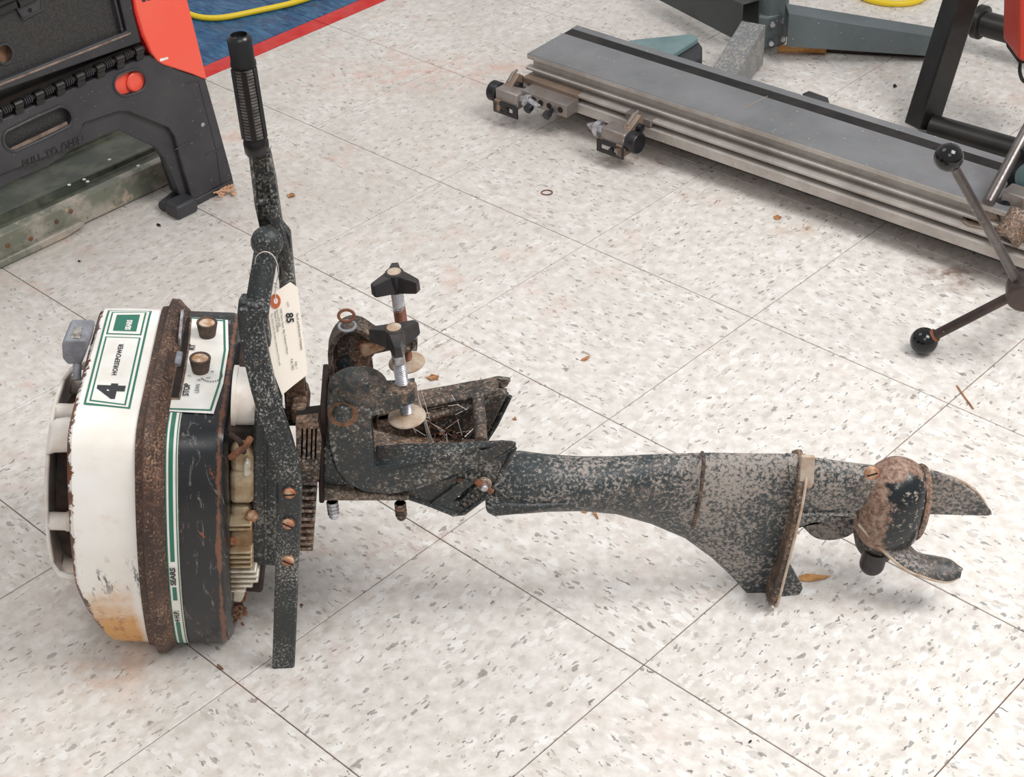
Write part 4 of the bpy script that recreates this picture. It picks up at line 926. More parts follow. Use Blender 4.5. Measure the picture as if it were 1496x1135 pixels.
bprof('bed_shade_body', [(-.048, .044), (-.048, .003), (-.115, .003), (-.115, .044)], M['bedblack'], .02)  # black body added under the bed to deepen its shadow
for l_ in (.06, .62, 1.15):
    bm = BM(); box(bm, B3(l_, -.085, .0205), (.05, .05, .041), (BL, BWv, V((0, 0, 1)))); fin(bm, 'support_block', M['bedblack'], MB, .002)
bm = BM(); a, b = P(1085, 159, z=zt+.0004), P(1122, 140, z=zt+.0004); strap(bm, [a, b], .0007, .0004, BL); fin(bm, 'scribe_mark', M['pad'], MB)
# rail stops
def stop(c, s_, lab):
    """c: picture points; s_=+1 knob at left, -1 knob at right"""
    pass
def bx(name, c, size, mat, par, bev=.0008): 
    bm = BM(); box(bm, c, size, (BL, -BWv, V((0, 0, 1)))); return fin(bm, name, mat, par, bev, 2)
zs = .048
# clamped block row on the rail (left)
r1 = B3(.075, .034, .060)
rb = bx('rail_block', B3(.072, .028, .058), (.098, .032, .022), M['steel'], MB); tag(rb, 'drilled steel block clamped on the rail')
bx('block_shoe', B3(.06, .006, .071), (.115, .018, .010), M['steelrust'], rb)
for k, (dl, rad, mt) in enumerate(((-.036, .0065, 'dark'), (-.022, .0065, 'dark'), (-.006, .005, 'dark'), (.012, .005, 'dark'), (.036, .0050, 'dark'))):
    c = B3(.072+dl, .0445, .058); bm = BM(); lathe(bm, [(rad, 0), (rad, .0008)], c, -BWv, 18); fin(bm, 'block_hole', M['dark'], rb)
for dl, mt in ((-.022, 'blued'), (.018, 'blued')):
    c = B3(.072+dl, .044, .053); bm = BM(); lathe(bm, [(.0045, 0), (.0045, .008), (.0075, .009), (.0075, .018), (.0065, .019)], c, (-BWv+V((0, 0, -.35))).normalized(), 6 if dl > 0 else 16); fin(bm, 'socket_screw', M[mt], rb)
def rail_stop(px, py, wd, sgn, lab):
    """body centre at picture point, standing wd metres out from the rail; sgn: side of the knurled cap (-1 left, +1 right)"""
    # find l so that the body centre projects to px,py at z=zb
    zb = .052; c = P(px, py, z=zb); root = B3((c-n0).dot(BL), .012, .060)
    o = new('rail_stop', None); o.parent = MB; o.location = c-world_off(MB); o['label'] = lab; o.empty_display_size = .02
    L0 = (c-n0).dot(BL); W0 = -(c-n0).dot(BWv)
    arm_l = L0+sgn*.012
    bm = BM(); prism(bm, [B3(arm_l-.006, .010, .075), B3(arm_l-.006, .022, .084), B3(arm_l-.006, W0-.004, .069), B3(arm_l-.006, W0+.004, .052), B3(arm_l-.006, W0-.004, .040), B3(arm_l-.006, .014, .048)], BL*.016); fin(bm, 'stop_arm', M['steelrust'], o, .001)
    bm = BM(); tube(bm, [B3(arm_l, .016, .0855), B3(arm_l, .026, .083), B3(arm_l, W0-.008, .0715)], .0022, 8); fin(bm, 'weld_bead', M['steel'], o)
    bx('stop_body', B3(L0, W0, zb), (.048, .030, .030), M['steel'], o, .004)
    bm = BM(); lathe(bm, [(.0165, 0), (.0175, .002), (.0175, .017), (.016, .019)], B3(L0+sgn*.024, W0, zb), BL*sgn, 28); fin(bm, 'stop_cap', M['blued'], o, .0005)
    bm = BM(); lathe(bm, [(.0085, 0), (.0085, .010), (.0145, .0105), (.0145, .019), (.0085, .020), (.0065, .030), (.001, .040)], B3(L0-sgn*.024, W0, zb+.002), -BL*sgn, 6); fin(bm, 'stop_bolt', M['zinc'], o, .0006)
    bm = BM(); cz = B3(L0-sgn*.002, W0+.016, zb-.016)
    ol = [cz+BL*a_+V((0, 0, b_)) for a_, b_ in ((-.027, -.011), (.027, -.011), (.027, .011), (-.027, .011))]; hh = [cz+BL*a_+V((0, 0, b_)) for a_, b_ in ((-.018, -.004), (.016, -.004), (.016, .004), (-.018, .004))]
    plate(bm, ol, [hh], -BWv*.003); fin(bm, 'slotted_strip', M['frameblack'], o, .0006, 1)
    bm = BM(); lathe(bm, [(.0042, 0), (.0042, .005)], cz+BL*.004-BWv*.001, -BWv, 12); fin(bm, 'strip_screw', M['blued'], o)
    bx('stop_foot', B3(L0+sgn*.016, W0+.006, zb-.014), (.012, .026, .022), M['steelrust'], o)
    bm = BM(); lathe(bm, [(.007, 0), (.007, .007), (.005, .008)], B3(arm_l+.012, .03, .066), BL, 14); fin(bm, 'lock_screw', M['blued'], o)
    return o
rail_stop(747, 141, .05, -1, 'left adjustable stop with its dark cap at the left'); rail_stop(903, 199, .05, 1, 'right adjustable stop with its dark cap at the right')
bx('rail_saddle', B3(.245, .008, .070), (.05, .016, .012), M['steel'], MB)

# ================================================================== TEAL FOOT, GREY STAND, BLACK FRAME, RED MACHINE
TF = empty('cast_foot', P(1000, 100, z=0), 'teal painted triangular machine foot on a black block behind the bed', 'machine foot')
bm = BM(); prism(bm, [P(a, b, z=.075) for a, b in ((905, 62), (930, 57), (1012, 49), (1020, 56), (975, 84), (960, 92))], (0, 0, -.010)); fin(bm, 'foot_top', M['teal'], TF, .002)
bm = BM(); prism(bm, [P(a, b, z=.065) for a, b in ((968, 84), (1019, 58), (1026, 68), (1026, 84), (990, 100), (960, 95))], (0, 0, -.064)); fin(bm, 'foot_block', M['plastic'], TF, .003)
GS = empty('machine_stand', P(1117, 76, z=0), 'grey three-legged machine stand with bolted sheet metal legs', 'stand')
cA = P(1122, 66, z=.005); 
bm = BM(); cyl(bm, cA+V((0, 0, .01)), cA+V((0, 0, .75)), .032, 32); fin(bm, 'stand_column', M['greygreen'], GS)
bm = BM(); prism(bm, [P(a, b, y=cA.y-.034) for a, b in ((1100, 22), (1121, 24), (1141, 20), (1141, 66), (1130, 72), (1104, 74))], (0, .05, 0)); fin(bm, 'stand_socket', M['greygreen'], GS, .006, 3)
def channel(name, a, b, h0, h1, wtop, mat, side, back=.0):
    """sheet-metal leg: a,b top centre line ends; visible web hanging down on 'side'"""
    a, b = V(a), V(b); d = (b-a).normalized(); s_ = d.cross(V((0, 0, 1))).normalized()*side; bm = BM(); t = .003
    loft(bm, [[a-s_*wtop/2, a+s_*wtop/2, a+s_*wtop/2+V((0, 0, -h0)), a+s_*(wtop/2-t)+V((0, 0, -h0)), a+s_*(wtop/2-t)+V((0, 0, -t)), a-s_*(wtop/2-t)+V((0, 0, -t)), a-s_*(wtop/2-t)+V((0, 0, -h0)), a-s_*wtop/2+V((0, 0, -h0))],
              [b-s_*wtop/2, b+s_*wtop/2, b+s_*wtop/2+V((0, 0, -h1)), b+s_*(wtop/2-t)+V((0, 0, -h1)), b+s_*(wtop/2-t)+V((0, 0, -t)), b-s_*(wtop/2-t)+V((0, 0, -t)), b-s_*(wtop/2-t)+V((0, 0, -h1)), b-s_*wtop/2+V((0, 0, -h1))]])
    return fin(bm, name, mat, GS, .001, 1)
channel('stand_leg', P(1101, 33, z=.085), P(1052, 114, z=.04), .075, .04, .045, M['greywear'], -1)
channel('stand_leg', P(1150, 12, z=.105), P(1385, 50, z=.045), .062, .034, .045, M['greygreen'], 1)
channel('stand_leg', P(1098, 2, z=.115), P(960, -62, z=.105), .072, .068, .04, M['darkgrey'], -1)
for a, b in ((1128, 35), (1126, 62), (1144, 30), (1143, 56)):
    bm = BM(); p = P(a, b, y=cA.y-.036); lathe(bm, [(.0055, 0), (.0055, .002), (.0048, .003), (.0048, .007)], p, (0, -1, 0), 6); fin(bm, 'stand_bolt', M['zinc'], GS)
BF = empty('black_tube_stand', P(1340, 185, z=0), 'leaning black square steel tube with round crossbars behind the bed', 'stand')
fa_ = P(1345, 186, z=.012); fb2 = P(1413, -30, y=fa_.y+.05); d_ = (fb2-fa_).normalized(); top_ = fa_+d_*.62
bm = BM(); strap(bm, [fa_, top_], .042, .038, V((.92, .38, 0))); fin(bm, 'square_tube', M['frameblack'], BF, .003)
a = P(1362, 186, z=.022); bm = BM(); cyl(bm, a, P(1490, 223, z=.022), .021, 24); fin(bm, 'lower_crossbar', M['frameblack'], BF)
a = P(1422, 30, z=.06); b = P(1500, 52, z=.06); bm = BM(); cyl(bm, a, b+(b-a)*.5, .022, 24); fin(bm, 'upper_crossbar', M['frameblack'], BF)
bm = BM(); c = P(1432, 32, z=.06); lathe(bm, [(.027, 0), (.030, .002), (.030, .014), (.027, .016)], c-(b-a).normalized()*.008, b-a, 24); fin(bm, 'tube_collar', M['frameblack'], BF)
pd = empty('flat_black_pad', P(1193, 141, z=0), 'thin black flat pad lying just behind the bed', 'pad')
bm = BM(); prism(bm, [P(a, b, z=.012) for a, b in ((1172, 136), (1182, 132), (1210, 142), (1212, 150), (1180, 146))], (0, 0, -.011)); fin(bm, 'pad_body', M['plastic'], pd, .002)
RM = empty('red_machine_cover', P(1500, 110, z=0), 'red painted sheet cover hanging at the right edge, wire below it', 'machine cover')
bm = BM(); prism(bm, [P(1491, -20, y=2.25), P(1488, 86, y=2.25), P(1494, 90, y=2.25), P(1560, 100, y=2.25), P(1560, -20, y=2.25)], (0, .08, 0)); fin(bm, 'red_cover', M['redpaint'], RM, .003)
bm = BM(); prism(bm, [P(1486, 78, y=2.26), P(1487, 92, y=2.26), P(1560, 104, y=2.26), P(1560, 90, y=2.26)], (0, .06, 0)); fin(bm, 'cover_trim', M['dark'], RM, .002)
bm = BM(); tube(bm, smoothpath([P(1491, 90, y=2.28), P(1490, 104, y=2.28), P(1495, 118, y=2.28), P(1510, 124, y=2.28)]), .003, 8); fin(bm, 'hanging_wire', M['rubber'], RM)
bm = BM(); 
o = BM()
# ---- feed handle with ball knobs and its rusty carriage
FH = empty('feed_handle', P(1480, 480, z=0), 'spoked feed handle with black ball knobs at the right edge, one ball touching the floor', 'handle')
bA = P(1386, 230, d=1.92); bB = P(1350, 498, z=.0195); hb = P(1494, 424, d=2.03)
for bpt, mt, r_ in ((bA, 'rod', .0062), (bB, 'rodrust', .0066)):
    bm = BM(); cyl(bm, hb, bpt, r_, 20); sp = fin(bm, 'handle_spoke', M[mt], FH)
    bm = BM(); sphere(bm, bpt, .0175 if bpt is bA else .0182, 36); bk = fin(bm, 'ball_knob', M['ball'], FH, smooth=80)
    if bpt is bB: 
        bm = BM(); d_ = (hb-bpt).normalized(); lathe(bm, [(.0095, .0145), (.0088, .0185), (.007, .0187)], bpt, d_, 20); fin(bm, 'rusty_collar', M['rust'], bk)
bm = BM(); hd = (hb-(bA+bB)/2).normalized(); nrm = (bA-hb).cross(bB-hb).normalized(); lathe(bm, [(.020, -.016), (.024, -.012), (.024, .012), (.020, .016)], hb+hd*.004, nrm, 32); fin(bm, 'handle_hub', M['rodrust'], FH, .001)
cc = P(1530, 400, d=2.1); bm = BM(); cyl(bm, hb+hd*.004-nrm*.01, hb+hd*.004+V((.09, .10, -.02)), .013, 20); fin(bm, 'handle_shaft', M['rod'], FH)
CR = empty('rusty_carriage', B3(.80, .03, 0), 'rusty carriage casting with pinion gear clamped on the bed at the right edge', 'carriage')
c = lambda a, b, d: P(a, b, d=d)
def lj(name, a, b, r, mat, n=24, r2=None, bev=0): bm = BM(); cyl(bm, a, b, r, n, r2); return fin(bm, name, mat, CR, bev)
lj('carriage_rod', P(1444, 296, z=.125), P(1508, 176, z=.20), .0085, M['rod'])
lj('pinion_shaft', P(1455, 304, z=.10), P(1478, 293, z=.115), .011, M['blued'])
bm = BM(); box(bm, P(1486, 290, z=.118), (.034, .030, .026), (BL, -BWv, V((0, 0, 1)))); fin(bm, 'square_nut', M['steel'], CR, .002)
lj('pinion_boss', P(1446, 312, z=.088), P(1462, 306, z=.098), .021, M['steelrust'], 28, .019)
bm = BM(); prism(bm, [P(a, b, z=.078) for a, b in ((1406, 316), (1412, 312), (1436, 318), (1442, 334), (1414, 328), (1406, 322))], (0, 0, -.012)); fin(bm, 'carriage_lug', M['steelrust'], CR, .002)
bm = BM(); lathe(bm, [(.004, 0), (.004, .0006)], P(1416, 320, z=.0785), (0, 0, 1), 14); fin(bm, 'lug_hole', M['dark'], CR)
ca_, cb2_ = P(1470, 350, z=.082), P(1486, 328, z=.098)
lj('casting_boss', ca_, cb2_+(cb2_-ca_)*.6, .019, M['rustcast'], 24, .021, 0)
bm = BM(); lathe(bm, [(.008, -.0004), (.008, .0006)], ca_, ca_-cb2_, 16); fin(bm, 'boss_bore', M['dark'], CR)
bm = BM(); box(bm, P(1508, 328, z=.088), (.05, .05, .034), (BL, -BWv, V((0, 0, 1)))); box(bm, P(1488, 316, z=.10), (.03, .02, .02), (BL, -BWv, V((0, 0, 1)))); fin(bm, 'carriage_casting', M['rustcast'], CR, .006)
bm = BM(); gcn = P(1511, 262, z=.14); gax = BWv; prof_ = []
gx_, gy_ = BL, V((0, 0, 1)); pts = []
for k in range(64):
    rad = .046 if (k//2) % 2 else .041; pts.append(gcn+gx_*math.cos(2*PI*k/64)*rad+gy_*math.sin(2*PI*k/64)*rad)
prism(bm, pts, gax*.014); fin(bm, 'gear_wheel', M['blued'], CR, 0)
bm = BM(); lathe(bm, [(.026, 0), (.026, .004), (.016, .005)], gcn-gax*.001, -gax, 28); fin(bm, 'gear_face', M['teal'], CR)
bm = BM(); box(bm, P(1500, 300, z=.06), (.05, .06, .03), (BL, -BWv, V((0, 0, 1)))); fin(bm, 'carriage_base', M['rustcast'], CR, .002)

# ================================================================== BLACK PLASTIC FOLDING WORKSTATION
WP = LT(0, -.80*T)
def Hh(px, py, off=0): return PP(px, py, WP+EA*off, EA)
WS = empty('folding_workstation', Hh(281, 300)*1.0, 'black plastic folding workstation with red-orange panels and a red latch button', 'workstation')
WS.location.z = 0
hl_ = lambda L_, off=0: [Hh(a, b, off) for a, b in L_]
def obround(cx, cy, hx, hy, sl, n=10):
    out = []; u = V((1, sl)).normalized(); v = V((-u.y, u.x))
    for k in range(2*n):
        th = 2*PI*k/(2*n)+PI/2; c_, s_ = math.cos(th), math.sin(th)
        e = (hx-hy)*(1 if c_ >= 0 else -1) if abs(c_) > 1e-6 else 0
        p = V((cx, cy))+u*(e+hy*c_)+v*(hy*s_); out.append((p.x, p.y))
    return out
main = [(-90, 217), (0, 177), (212, 83), (230, 85), (262, 103), (300, 114), (318, 178), (341, 262), (316, 274), (281, 295), (262, 225), (256, 200), (247, 187), (188, 163), (173, 163), (123, 180), (112, 212), (0, 256), (-90, 292)]
slot_h = obround(55, 188, 54, 17, -.47); btn = obround(190, 121, 24, 17, -.36)
bm = BM(); plate(bm, hl_(main), [hl_(slot_h), hl_(btn)], -EA*.014); mp_ = fin(bm, 'body_panel', M['plastic'], WS, .0015, 1, 30)
bm = BM(); prism(bm, hl_([(0, 215), (5, 190), (100, 145), (112, 160), (106, 185), (15, 232)], -.011), -EA*.004); fin(bm, 'grip_recess', M['plastictex'], mp_)
bm = BM(); tube(bm, hl_(slot_h, .0005), .0022, 6, closed=True); fin(bm, 'grip_rim', M['plastic'], mp_)
bm = BM(); strap(bm, hl_([(12, 221), (60, 198), (98, 180)], -.004), .0025, .005, EA); fin(bm, 'dusty_ledge', M['dustyledge'], mp_)
bm = BM(); prism(bm, hl_([(160, 112), (200, 96), (222, 105), (222, 130), (185, 150), (160, 140)], -.010), -EA*.004); bt = fin(bm, 'latch_button', M['redplastic'], WS); tag(bt, 'red sliding latch button')
bm = BM(); c = Hh(197, 118, -.0105); lathe(bm, [(.0165, 0), (.0165, .004), (.014, .006), (.012, .0055), (0, .005)], c, EA, 28); fin(bm, 'button_disc', M['redplastic'], bt)
bm = BM(); tube(bm, hl_(btn, .0005), .0018, 6, closed=True); fin(bm, 'button_rim', M['plastic'], mp_)
lip = [(-90, 290), (0, 254), (112, 210), (123, 178), (173, 161), (188, 161), (247, 185), (256, 198), (262, 223), (281, 293), (262, 284), (240, 232), (228, 216), (173, 190), (150, 199), (106, 219), (70, 243), (28, 261), (0, 275), (-90, 312)]
bm = BM(); prism(bm, hl_(lip, -.009), -EA*.012); fin(bm, 'lower_lip', M['plastic'], WS, .0015, 1)
bm = BM(); prism(bm, hl_([(240, 190), (262, 120), (300, 114), (341, 263), (281, 295), (262, 225)], -.012), -EA*.06); fin(bm, 'leg', M['plastic'], WS, .003)
bm = BM(); prism(bm, hl_([(228, 200), (255, 200), (282, 285), (258, 290)], -.075), -EA*.012); fin(bm, 'inner_leg', M['plastictex'], WS, .002)
for A_ in ([(272, 122), (290, 118), (316, 218), (323, 268)], [(300, 226), (317, 220), (326, 216)], [(256, 219), (265, 213), (277, 208)]):
    bm = BM(); tube(bm, hl_(A_, .0003), .0010, 6); fin(bm, 'moulding_line', M['plastic'], WS)
bm = BM(); lathe(bm, [(.0036, 0), (.0036, .001), (.002, .0016)], Hh(296, 182), EA, 14); fin(bm, 'rivet', M['zinc'], WS)
bm = BM(); prism(bm, hl_([(281, 294), (341, 262), (342, 270), (283, 305)], .001), -EA*.05); fin(bm, 'foot_rail', M['plastic'], WS, .002)
bm = BM(); c = P(265, 301, z=.013); box(bm, c, (.042, .034, .025), (EB, EA, V((0, 0, 1)))); fin(bm, 'foot', M['plastic'], WS, .006, 3)
bm = BM(); a = P(238, 302, z=.010); cyl(bm, a, a+EB*.05-EA*.02, .0095, 16, .007); fin(bm, 'foot_peg', M['plastic'], WS, .002)
# embossed wording
o_ = WP; e0 = Hh(34, 246, .0)
def emb(x, y):
    return e0+EB*x+V((0, 0, 1))*y
vs, fs = text_verts('PULL TO OPEN', .0165, 1.1, .0002); bm = BM(); bv = [bm.verts.new(emb(v.x*.86, v.y)+EA*.0006) for v in vs]
for f in fs:
    try: bm.faces.new([bv[i] for i in f])
    except Exception: pass
g = bmesh.ops.extrude_face_region(bm, geom=bm.faces[:]); bmesh.ops.translate(bm, verts=[v for v in g['geom'] if isinstance(v, bmesh.types.BMVert)], vec=EA*.0012); fin(bm, 'embossed_lettering', M['plastictex'], mp_, smooth=None)
bm = BM(); prism(bm, hl_([(-90, 200), (-90, 150), (205, 52), (222, 84), (200, 96), (0, 184)], -.018), -EA*.12); fin(bm, 'body_shell', M['frameblack'], WS)
# lid with recessed field, ledge and hinge
lid = [(-90, 171), (0, 134), (207, 62), (196, 20), (187, -40), (-90, -40)]; lin_ = [(-80, 152), (0, 119), (186, 46), (176, 4), (168, -30), (-80, -30)]
bm = BM(); plate(bm, hl_(lid, -.002), [hl_(lin_, -.002)], -EA*.016); ld = fin(bm, 'lid', M['plastic'], WS, .002, 2)
bm = BM(); plate(bm, hl_([(-85, 160), (0, 125), (194, 50), (172, -38), (-85, -38)], -.010), [hl_([(7+11*math.cos(2*PI*k/20), 79+14*math.sin(2*PI*k/20)) for k in range(20)], -.010)], -EA*.004); fin(bm, 'lid_field', M['plastictex'], ld, smooth=None)
bm = BM(); prism(bm, hl_([(-10, 62), (22, 62), (22, 98), (-10, 98)], -.022), -EA*.003); fin(bm, 'cardboard_in_hole', M['dust'], ld)
bm = BM(); tube(bm, [Hh(7+12*math.cos(2*PI*k/20), 79+15*math.sin(2*PI*k/20), -.009) for k in range(20)], .0018, 6, closed=True); fin(bm, 'hole_rim', M['plastic'], ld)
bm = BM(); strap(bm, hl_([(-85, 158), (0, 123), (190, 48)], -.004), .006, .0035, EA); fin(bm, 'lid_ledge', M['dustyledge'], ld, .001, 1)
bm = BM(); strap(bm, hl_([(178, 46), (160, -30)], -.004), .005, .004, EA); fin(bm, 'lid_ledge', M['plastic'], ld, .001, 1)
bm = BM(); prism(bm, hl_([(20, -8), (24, 12), (34, 28), (62, 14), (60, -20)], -.009), EA*.003); lt = fin(bm, 'latch_plate', M['plastic'], ld, .001)
bm = BM(); tube(bm, hl_([(20, -12), (25, 12), (34, 28), (60, 15), (62, -8)], -.006), .0016, 6); fin(bm, 'latch_rim', M['plastic'], lt)
bm = BM(); tube(bm, hl_([(-20, 25), (22, 6)], -.004), .006, 10); tube(bm, hl_([(-20, 14), (22, -4)], -.004), .004, 10); tube(bm, hl_([(26, 6), (52, -6)], -.003), .006, 10); fin(bm, 'latch_bar', M['frameblack'], lt)
bm = BM(); lathe(bm, [(.003, 0), (.003, .0008)], Hh(44, 15, -.0058), EA, 12); fin(bm, 'latch_hole', M['dark'], lt)
ha, hb2 = Hh(-60, 190, .0), Hh(210, 70, .0); nk = 18
for k in range(nk):
    a = ha.lerp(hb2, k/nk); b = ha.lerp(hb2, (k+.78)/nk); bm = BM()
    if k % 2: 
        cyl(bm, a, b, .0072, 12)
        box(bm, (a+b)/2+V((0, 0, -.006)), ((b-a).length, .008, .014), (EB, EA, V((0, 0, 1))))
    else:
        for q in range(4): u = a.lerp(b, q/4); v = a.lerp(b, (q+.5)/4); cyl(bm, u, v, .0062, 10)
    fin(bm, 'hinge_knuckle', M['frameblack'] if k % 2 else M['plastic'], WS, .0006, 1)
bm = BM(); cyl(bm, ha, hb2, .0035, 8); prism(bm, hl_([(-70, 178), (205, 62), (214, 84), (-70, 208)], -.014), -EA*.004); fin(bm, 'hinge_pin', M['dark'], WS)
bm = BM(); prism(bm, hl_([(189, -40), (262, -40), (274, 0), (303, 117), (280, 108), (262, 102), (240, 95), (231, 90), (222, 78), (210, 50), (200, 15)], .003), -EA*.012); rp = fin(bm, 'red_panel', M['redplastic'], WS, .002); tag(rp, 'bright red-orange side panel')
bm = BM(); prism(bm, hl_([(188, -40), (193, -40), (203, 15), (213, 50), (224, 78), (219, 76), (207, 52), (197, 18)], .001), -EA*.012); fin(bm, 'panel_edge', M['redtile'], rp)
bm = BM(); prism(bm, hl_([(233, 86), (245, 83), (246, 86), (234, 90)], .0033), EA*.0004); fin(bm, 'white_scratch', M['decal'], rp)
for q in ([(206, -6), (212, -8), (213, 2), (208, 3)], [(214, -8), (219, -10), (220, 0), (215, 1)]):
    bm = BM(); prism(bm, hl_(q, .0033), EA*.0004); fin(bm, 'printed_mark', M['ink'], rp)

# ---- mottled metal base under it
CB = empty('painted_metal_base', LT(1.5*T, -1.15*T, 0), 'mottled green-grey metal base with a rounded skid, under the workstation', 'metal base')
def cbp(name, prof, mat, a0, a1, bev=.002):
    """prof in (back, z)"""
    bm = BM(); ra = [bm.verts.new(LT(a0*T, -1.085*T)-EA*w+V((0, 0, z))) for w, z in prof]; rb_ = [bm.verts.new(LT(a1*T, -1.085*T)-EA*w+V((0, 0, z))) for w, z in prof]; n = len(prof)
    bm.faces.new(ra); bm.faces.new(rb_[::-1])
    for i in range(n): bm.faces.new((ra[i], ra[(i+1) % n], rb_[(i+1) % n], rb_[i]))
    return fin(bm, name, mat, CB, bev)
cbp('base_side', [(0, .003), (0, .046), (.006, .048), (.016, .048), (.016, .003)], M['camo'], .88, 3.2)
cbp('base_step', [(.016, .043), (.040, .043), (.044, .052), (.058, .052), (.058, .003), (.016, .003)], M['camodark'], .86, 3.2)
cbp('base_top', [(.058, .046), (.14, .046), (.145, .056), (.30, .056), (.30, .003), (.058, .003)], M['camodark'], .84, 3.2)
bm = BM(); sk_ = [(2.02, .001), (1.62, .001), (1.52, .006), (1.50, .012), (1.53, .016), (2.02, .014)]
prism(bm, [LT(a_*T, -1.085*T)+EA*.012+V((0, 0, z_)) for a_, z_ in sk_], -EA*.014); fin(bm, 'skid_runner', M['camo'], CB, .003)
for a_, z_ in ((1.64, .028), (1.93, .026), (1.80, .020), (1.55, .034), (2.0, .03)):
    bm = BM(); lathe(bm, [(.0036, -.001), (.0036, .001), (.002, .0018)], LT(a_*T, -1.085*T)+V((0, 0, z_)), EA, 14); fin(bm, 'rusty_rivet', M['rust'], CB)
for px, py in ((101, 270), (123, 262), (128, 265), (202, 242), (160, 233)):
    bm = BM(); p = P(px, py, z=.0525); 
    lathe(bm, [(.0028, -.0005), (.0028, .0004)], p, (0, 0, 1), 10); fin(bm, 'paint_drip', M['decal'], CB)

# ================================================================== CORDS, STICK, LITTER
def cord(pts, r, name, lab, mat):
    bm = BM(); tube(bm, smoothpath([P(a, b, z=r*1.0+.0002) for a, b in pts], 8), r, 12); return tag(fin(bm, name, mat), lab, 'cord')
cord([(262, 12), (278, 21), (300, 26), (330, 25), (380, 15), (425, 5), (470, -9)], .0058, 'power_cord', 'yellow cord lying across the blue floor tiles', M['yellow'])
cord([(1235, -22), (1258, -6), (1275, 1), (1300, 5), (1330, 4), (1350, -4), (1362, -20)], .0060, 'power_cord', 'yellow cord curving on the pale tiles behind the grey stand', M['yellow'])
cord([(1180, 72), (1240, 76), (1300, 79), (1352, 82)], .0030, 'floor_cable', 'thin brown cable under the grey stand leg', M['darkbrown'])
bm = BM(); a, b = P(1136, 71, z=.0085), P(1207, 72, z=.0085); tube(bm, [a, b], .008, 10, flat=.9); tag(fin(bm, 'wooden_stick', M['wood']), 'short raw wooden stick under the grey stand', 'stick')
def flake(pts, mat, name, lab, cat, z=.0006, th=.0012, curl=.0015, group=None):
    bm = BM(); P3 = [P(a, b, z=z) for a, b in pts]; c = sum(P3, V((0, 0, 0)))/len(P3)
    a_ = [bm.verts.new(p+V((0, 0, curl*random.random()))) for p in P3]; ct = bm.verts.new(c+V((0, 0, th+.0006))); cb_ = bm.verts.new(c)
    for i in range(len(a_)): bm.faces.new((a_[i], a_[(i+1) % len(a_)], ct)); bm.faces.new((a_[(i+1) % len(a_)], a_[i], cb_))
    return tag(fin(bm, name, mat, smooth=None), lab, cat, group)
def blobpts(cx, cy, rx, ry, n=11, rot=0):
    out = []
    for k in range(n):
        q = 2*PI*k/n; r = random.uniform(.55, 1.1); x, y = rx*r*math.cos(q), ry*r*math.sin(q); out.append((cx+x*math.cos(rot)-y*math.sin(rot), cy+x*math.sin(rot)+y*math.cos(rot)))
    return out
M['shaving'] = simple('pine_shaving', (216, 172, 140), .8)
M['leaf'] = simple('dry_leaf', (186, 136, 92), .8, rgb2=(146, 92, 60), scale=200)
flake(blobpts(425, 286, 6, 4.5), M['leaf'], 'leaf_flake', 'orange-tan leaf flake near the upright handle', 'leaf bit', curl=.004)
flake(blobpts(632, 553, 12, 4.5), M['leaf'], 'leaf_flake', 'jagged brown leaf scrap beside the clamp brackets', 'leaf bit', curl=.003)
flake(blobpts(856, 524, 10, 3, rot=-.4), M['leaf'], 'leaf_flake', 'small forked leaf scrap on the tile right of the clamp', 'leaf bit')
flake([(1166, 842), (1178, 839), (1215, 842), (1200, 847), (1182, 850), (1170, 849)], M['wood'], 'wood_splinter', 'pale orange wood splinter beside the cavitation plate', 'splinter', curl=.003)
flake([(850, 741), (858, 740), (862, 744), (856, 750), (849, 748)], M['leaf'], 'leaf_flake', 'rounded brown leaf bit under the motor leg', 'leaf bit')
flake([(865, 742), (869, 744), (875, 759), (872, 758), (866, 750)], M['leaf'], 'leaf_flake', 'narrow brown leaf bit under the motor leg', 'leaf bit')
flake(blobpts(752, 612, 4, 3), M['leaf'], 'leaf_flake', 'tiny brown leaf crumb just right of the far bracket', 'leaf bit')
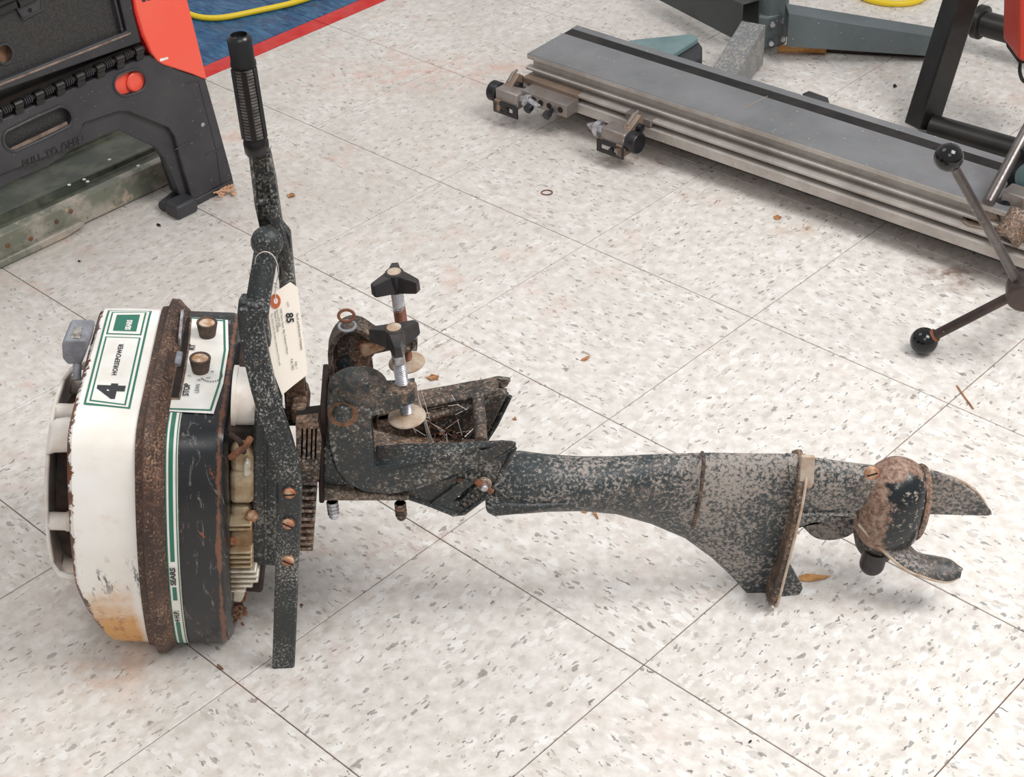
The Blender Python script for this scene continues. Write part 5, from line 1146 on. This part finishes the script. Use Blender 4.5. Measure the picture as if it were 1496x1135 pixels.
flake(blobpts(232, 329, 5, 2, rot=.3), M['dark'], 'debris_crumb', 'dark crumb on the tile in front of the workstation foot', 'crumb')
flake(blobpts(116, 382, 3, 1.5), M['dark'], 'debris_crumb', 'tiny black crumb on the tile near the painted metal base', 'crumb')
flake(blobpts(1307, 126, 4, 3), M['dark'], 'debris_crumb', 'black crumb on the tile between grey stand and black tube', 'crumb', th=.004)
flake(blobpts(1096, 1084, 4, 2, rot=-.7), M['dark'], 'debris_crumb', 'dark chip on the tile at the bottom right', 'crumb')
flake(blobpts(1137, 318, 7, 4), M['leaf'], 'leaf_flake', 'brown leaf crumbs in front of the machine bed', 'leaf bit')
flake(blobpts(441, 884, 3, 2), M['rust'], 'rust_flake', 'rust flake right of the carrying bar', 'flake')
flake(blobpts(322, 975, 8, 3, rot=.6), M['dust'], 'rust_flake', 'brown dirt crumbs along the tile joint under the cowl', 'flake')
bm = BM(); c = P(799, 281, z=.0012); tube(bm, [c+V((math.cos(k*PI/12)*.0085, math.sin(k*PI/12)*.0075, 0)) for k in range(24)], .0009, 6, closed=True); tag(fin(bm, 'rubber_ring', M['rust']), 'small brown ring lying on the floor tile', 'ring')
bm = BM(); tube(bm, [P(1398, 563, z=.0015), P(1408, 578, z=.0015), P(1422, 597, z=.0015)], .0011, 6); tag(fin(bm, 'straw', M['leaf']), 'thin tan straw across a tile joint at the right', 'straw')
bm = BM(); tube(bm, smoothpath([P(356, 862, z=.02), P(350, 880, z=.012), P(346, 897, z=.003)]), .0018, 6); tag(fin(bm, 'twig', M['darkbrown']), 'dark bent twig hanging below the engine onto the floor', 'twig')
bm = BM()
for k in range(26):
    p = P(random.gauss(331, 6), random.gauss(277, 3), z=.004+random.random()*.006); q = [p+V((random.gauss(0, .005), random.gauss(0, .005), random.uniform(-.003, .004))) for _ in range(3)]; tube(bm, smoothpath([p]+q, 3), .0013, 5)
tag(fin(bm, 'wood_shavings', M['shaving'], smooth=None), 'small tuft of tan wood shavings at the workstation foot', 'shavings', kind='stuff')
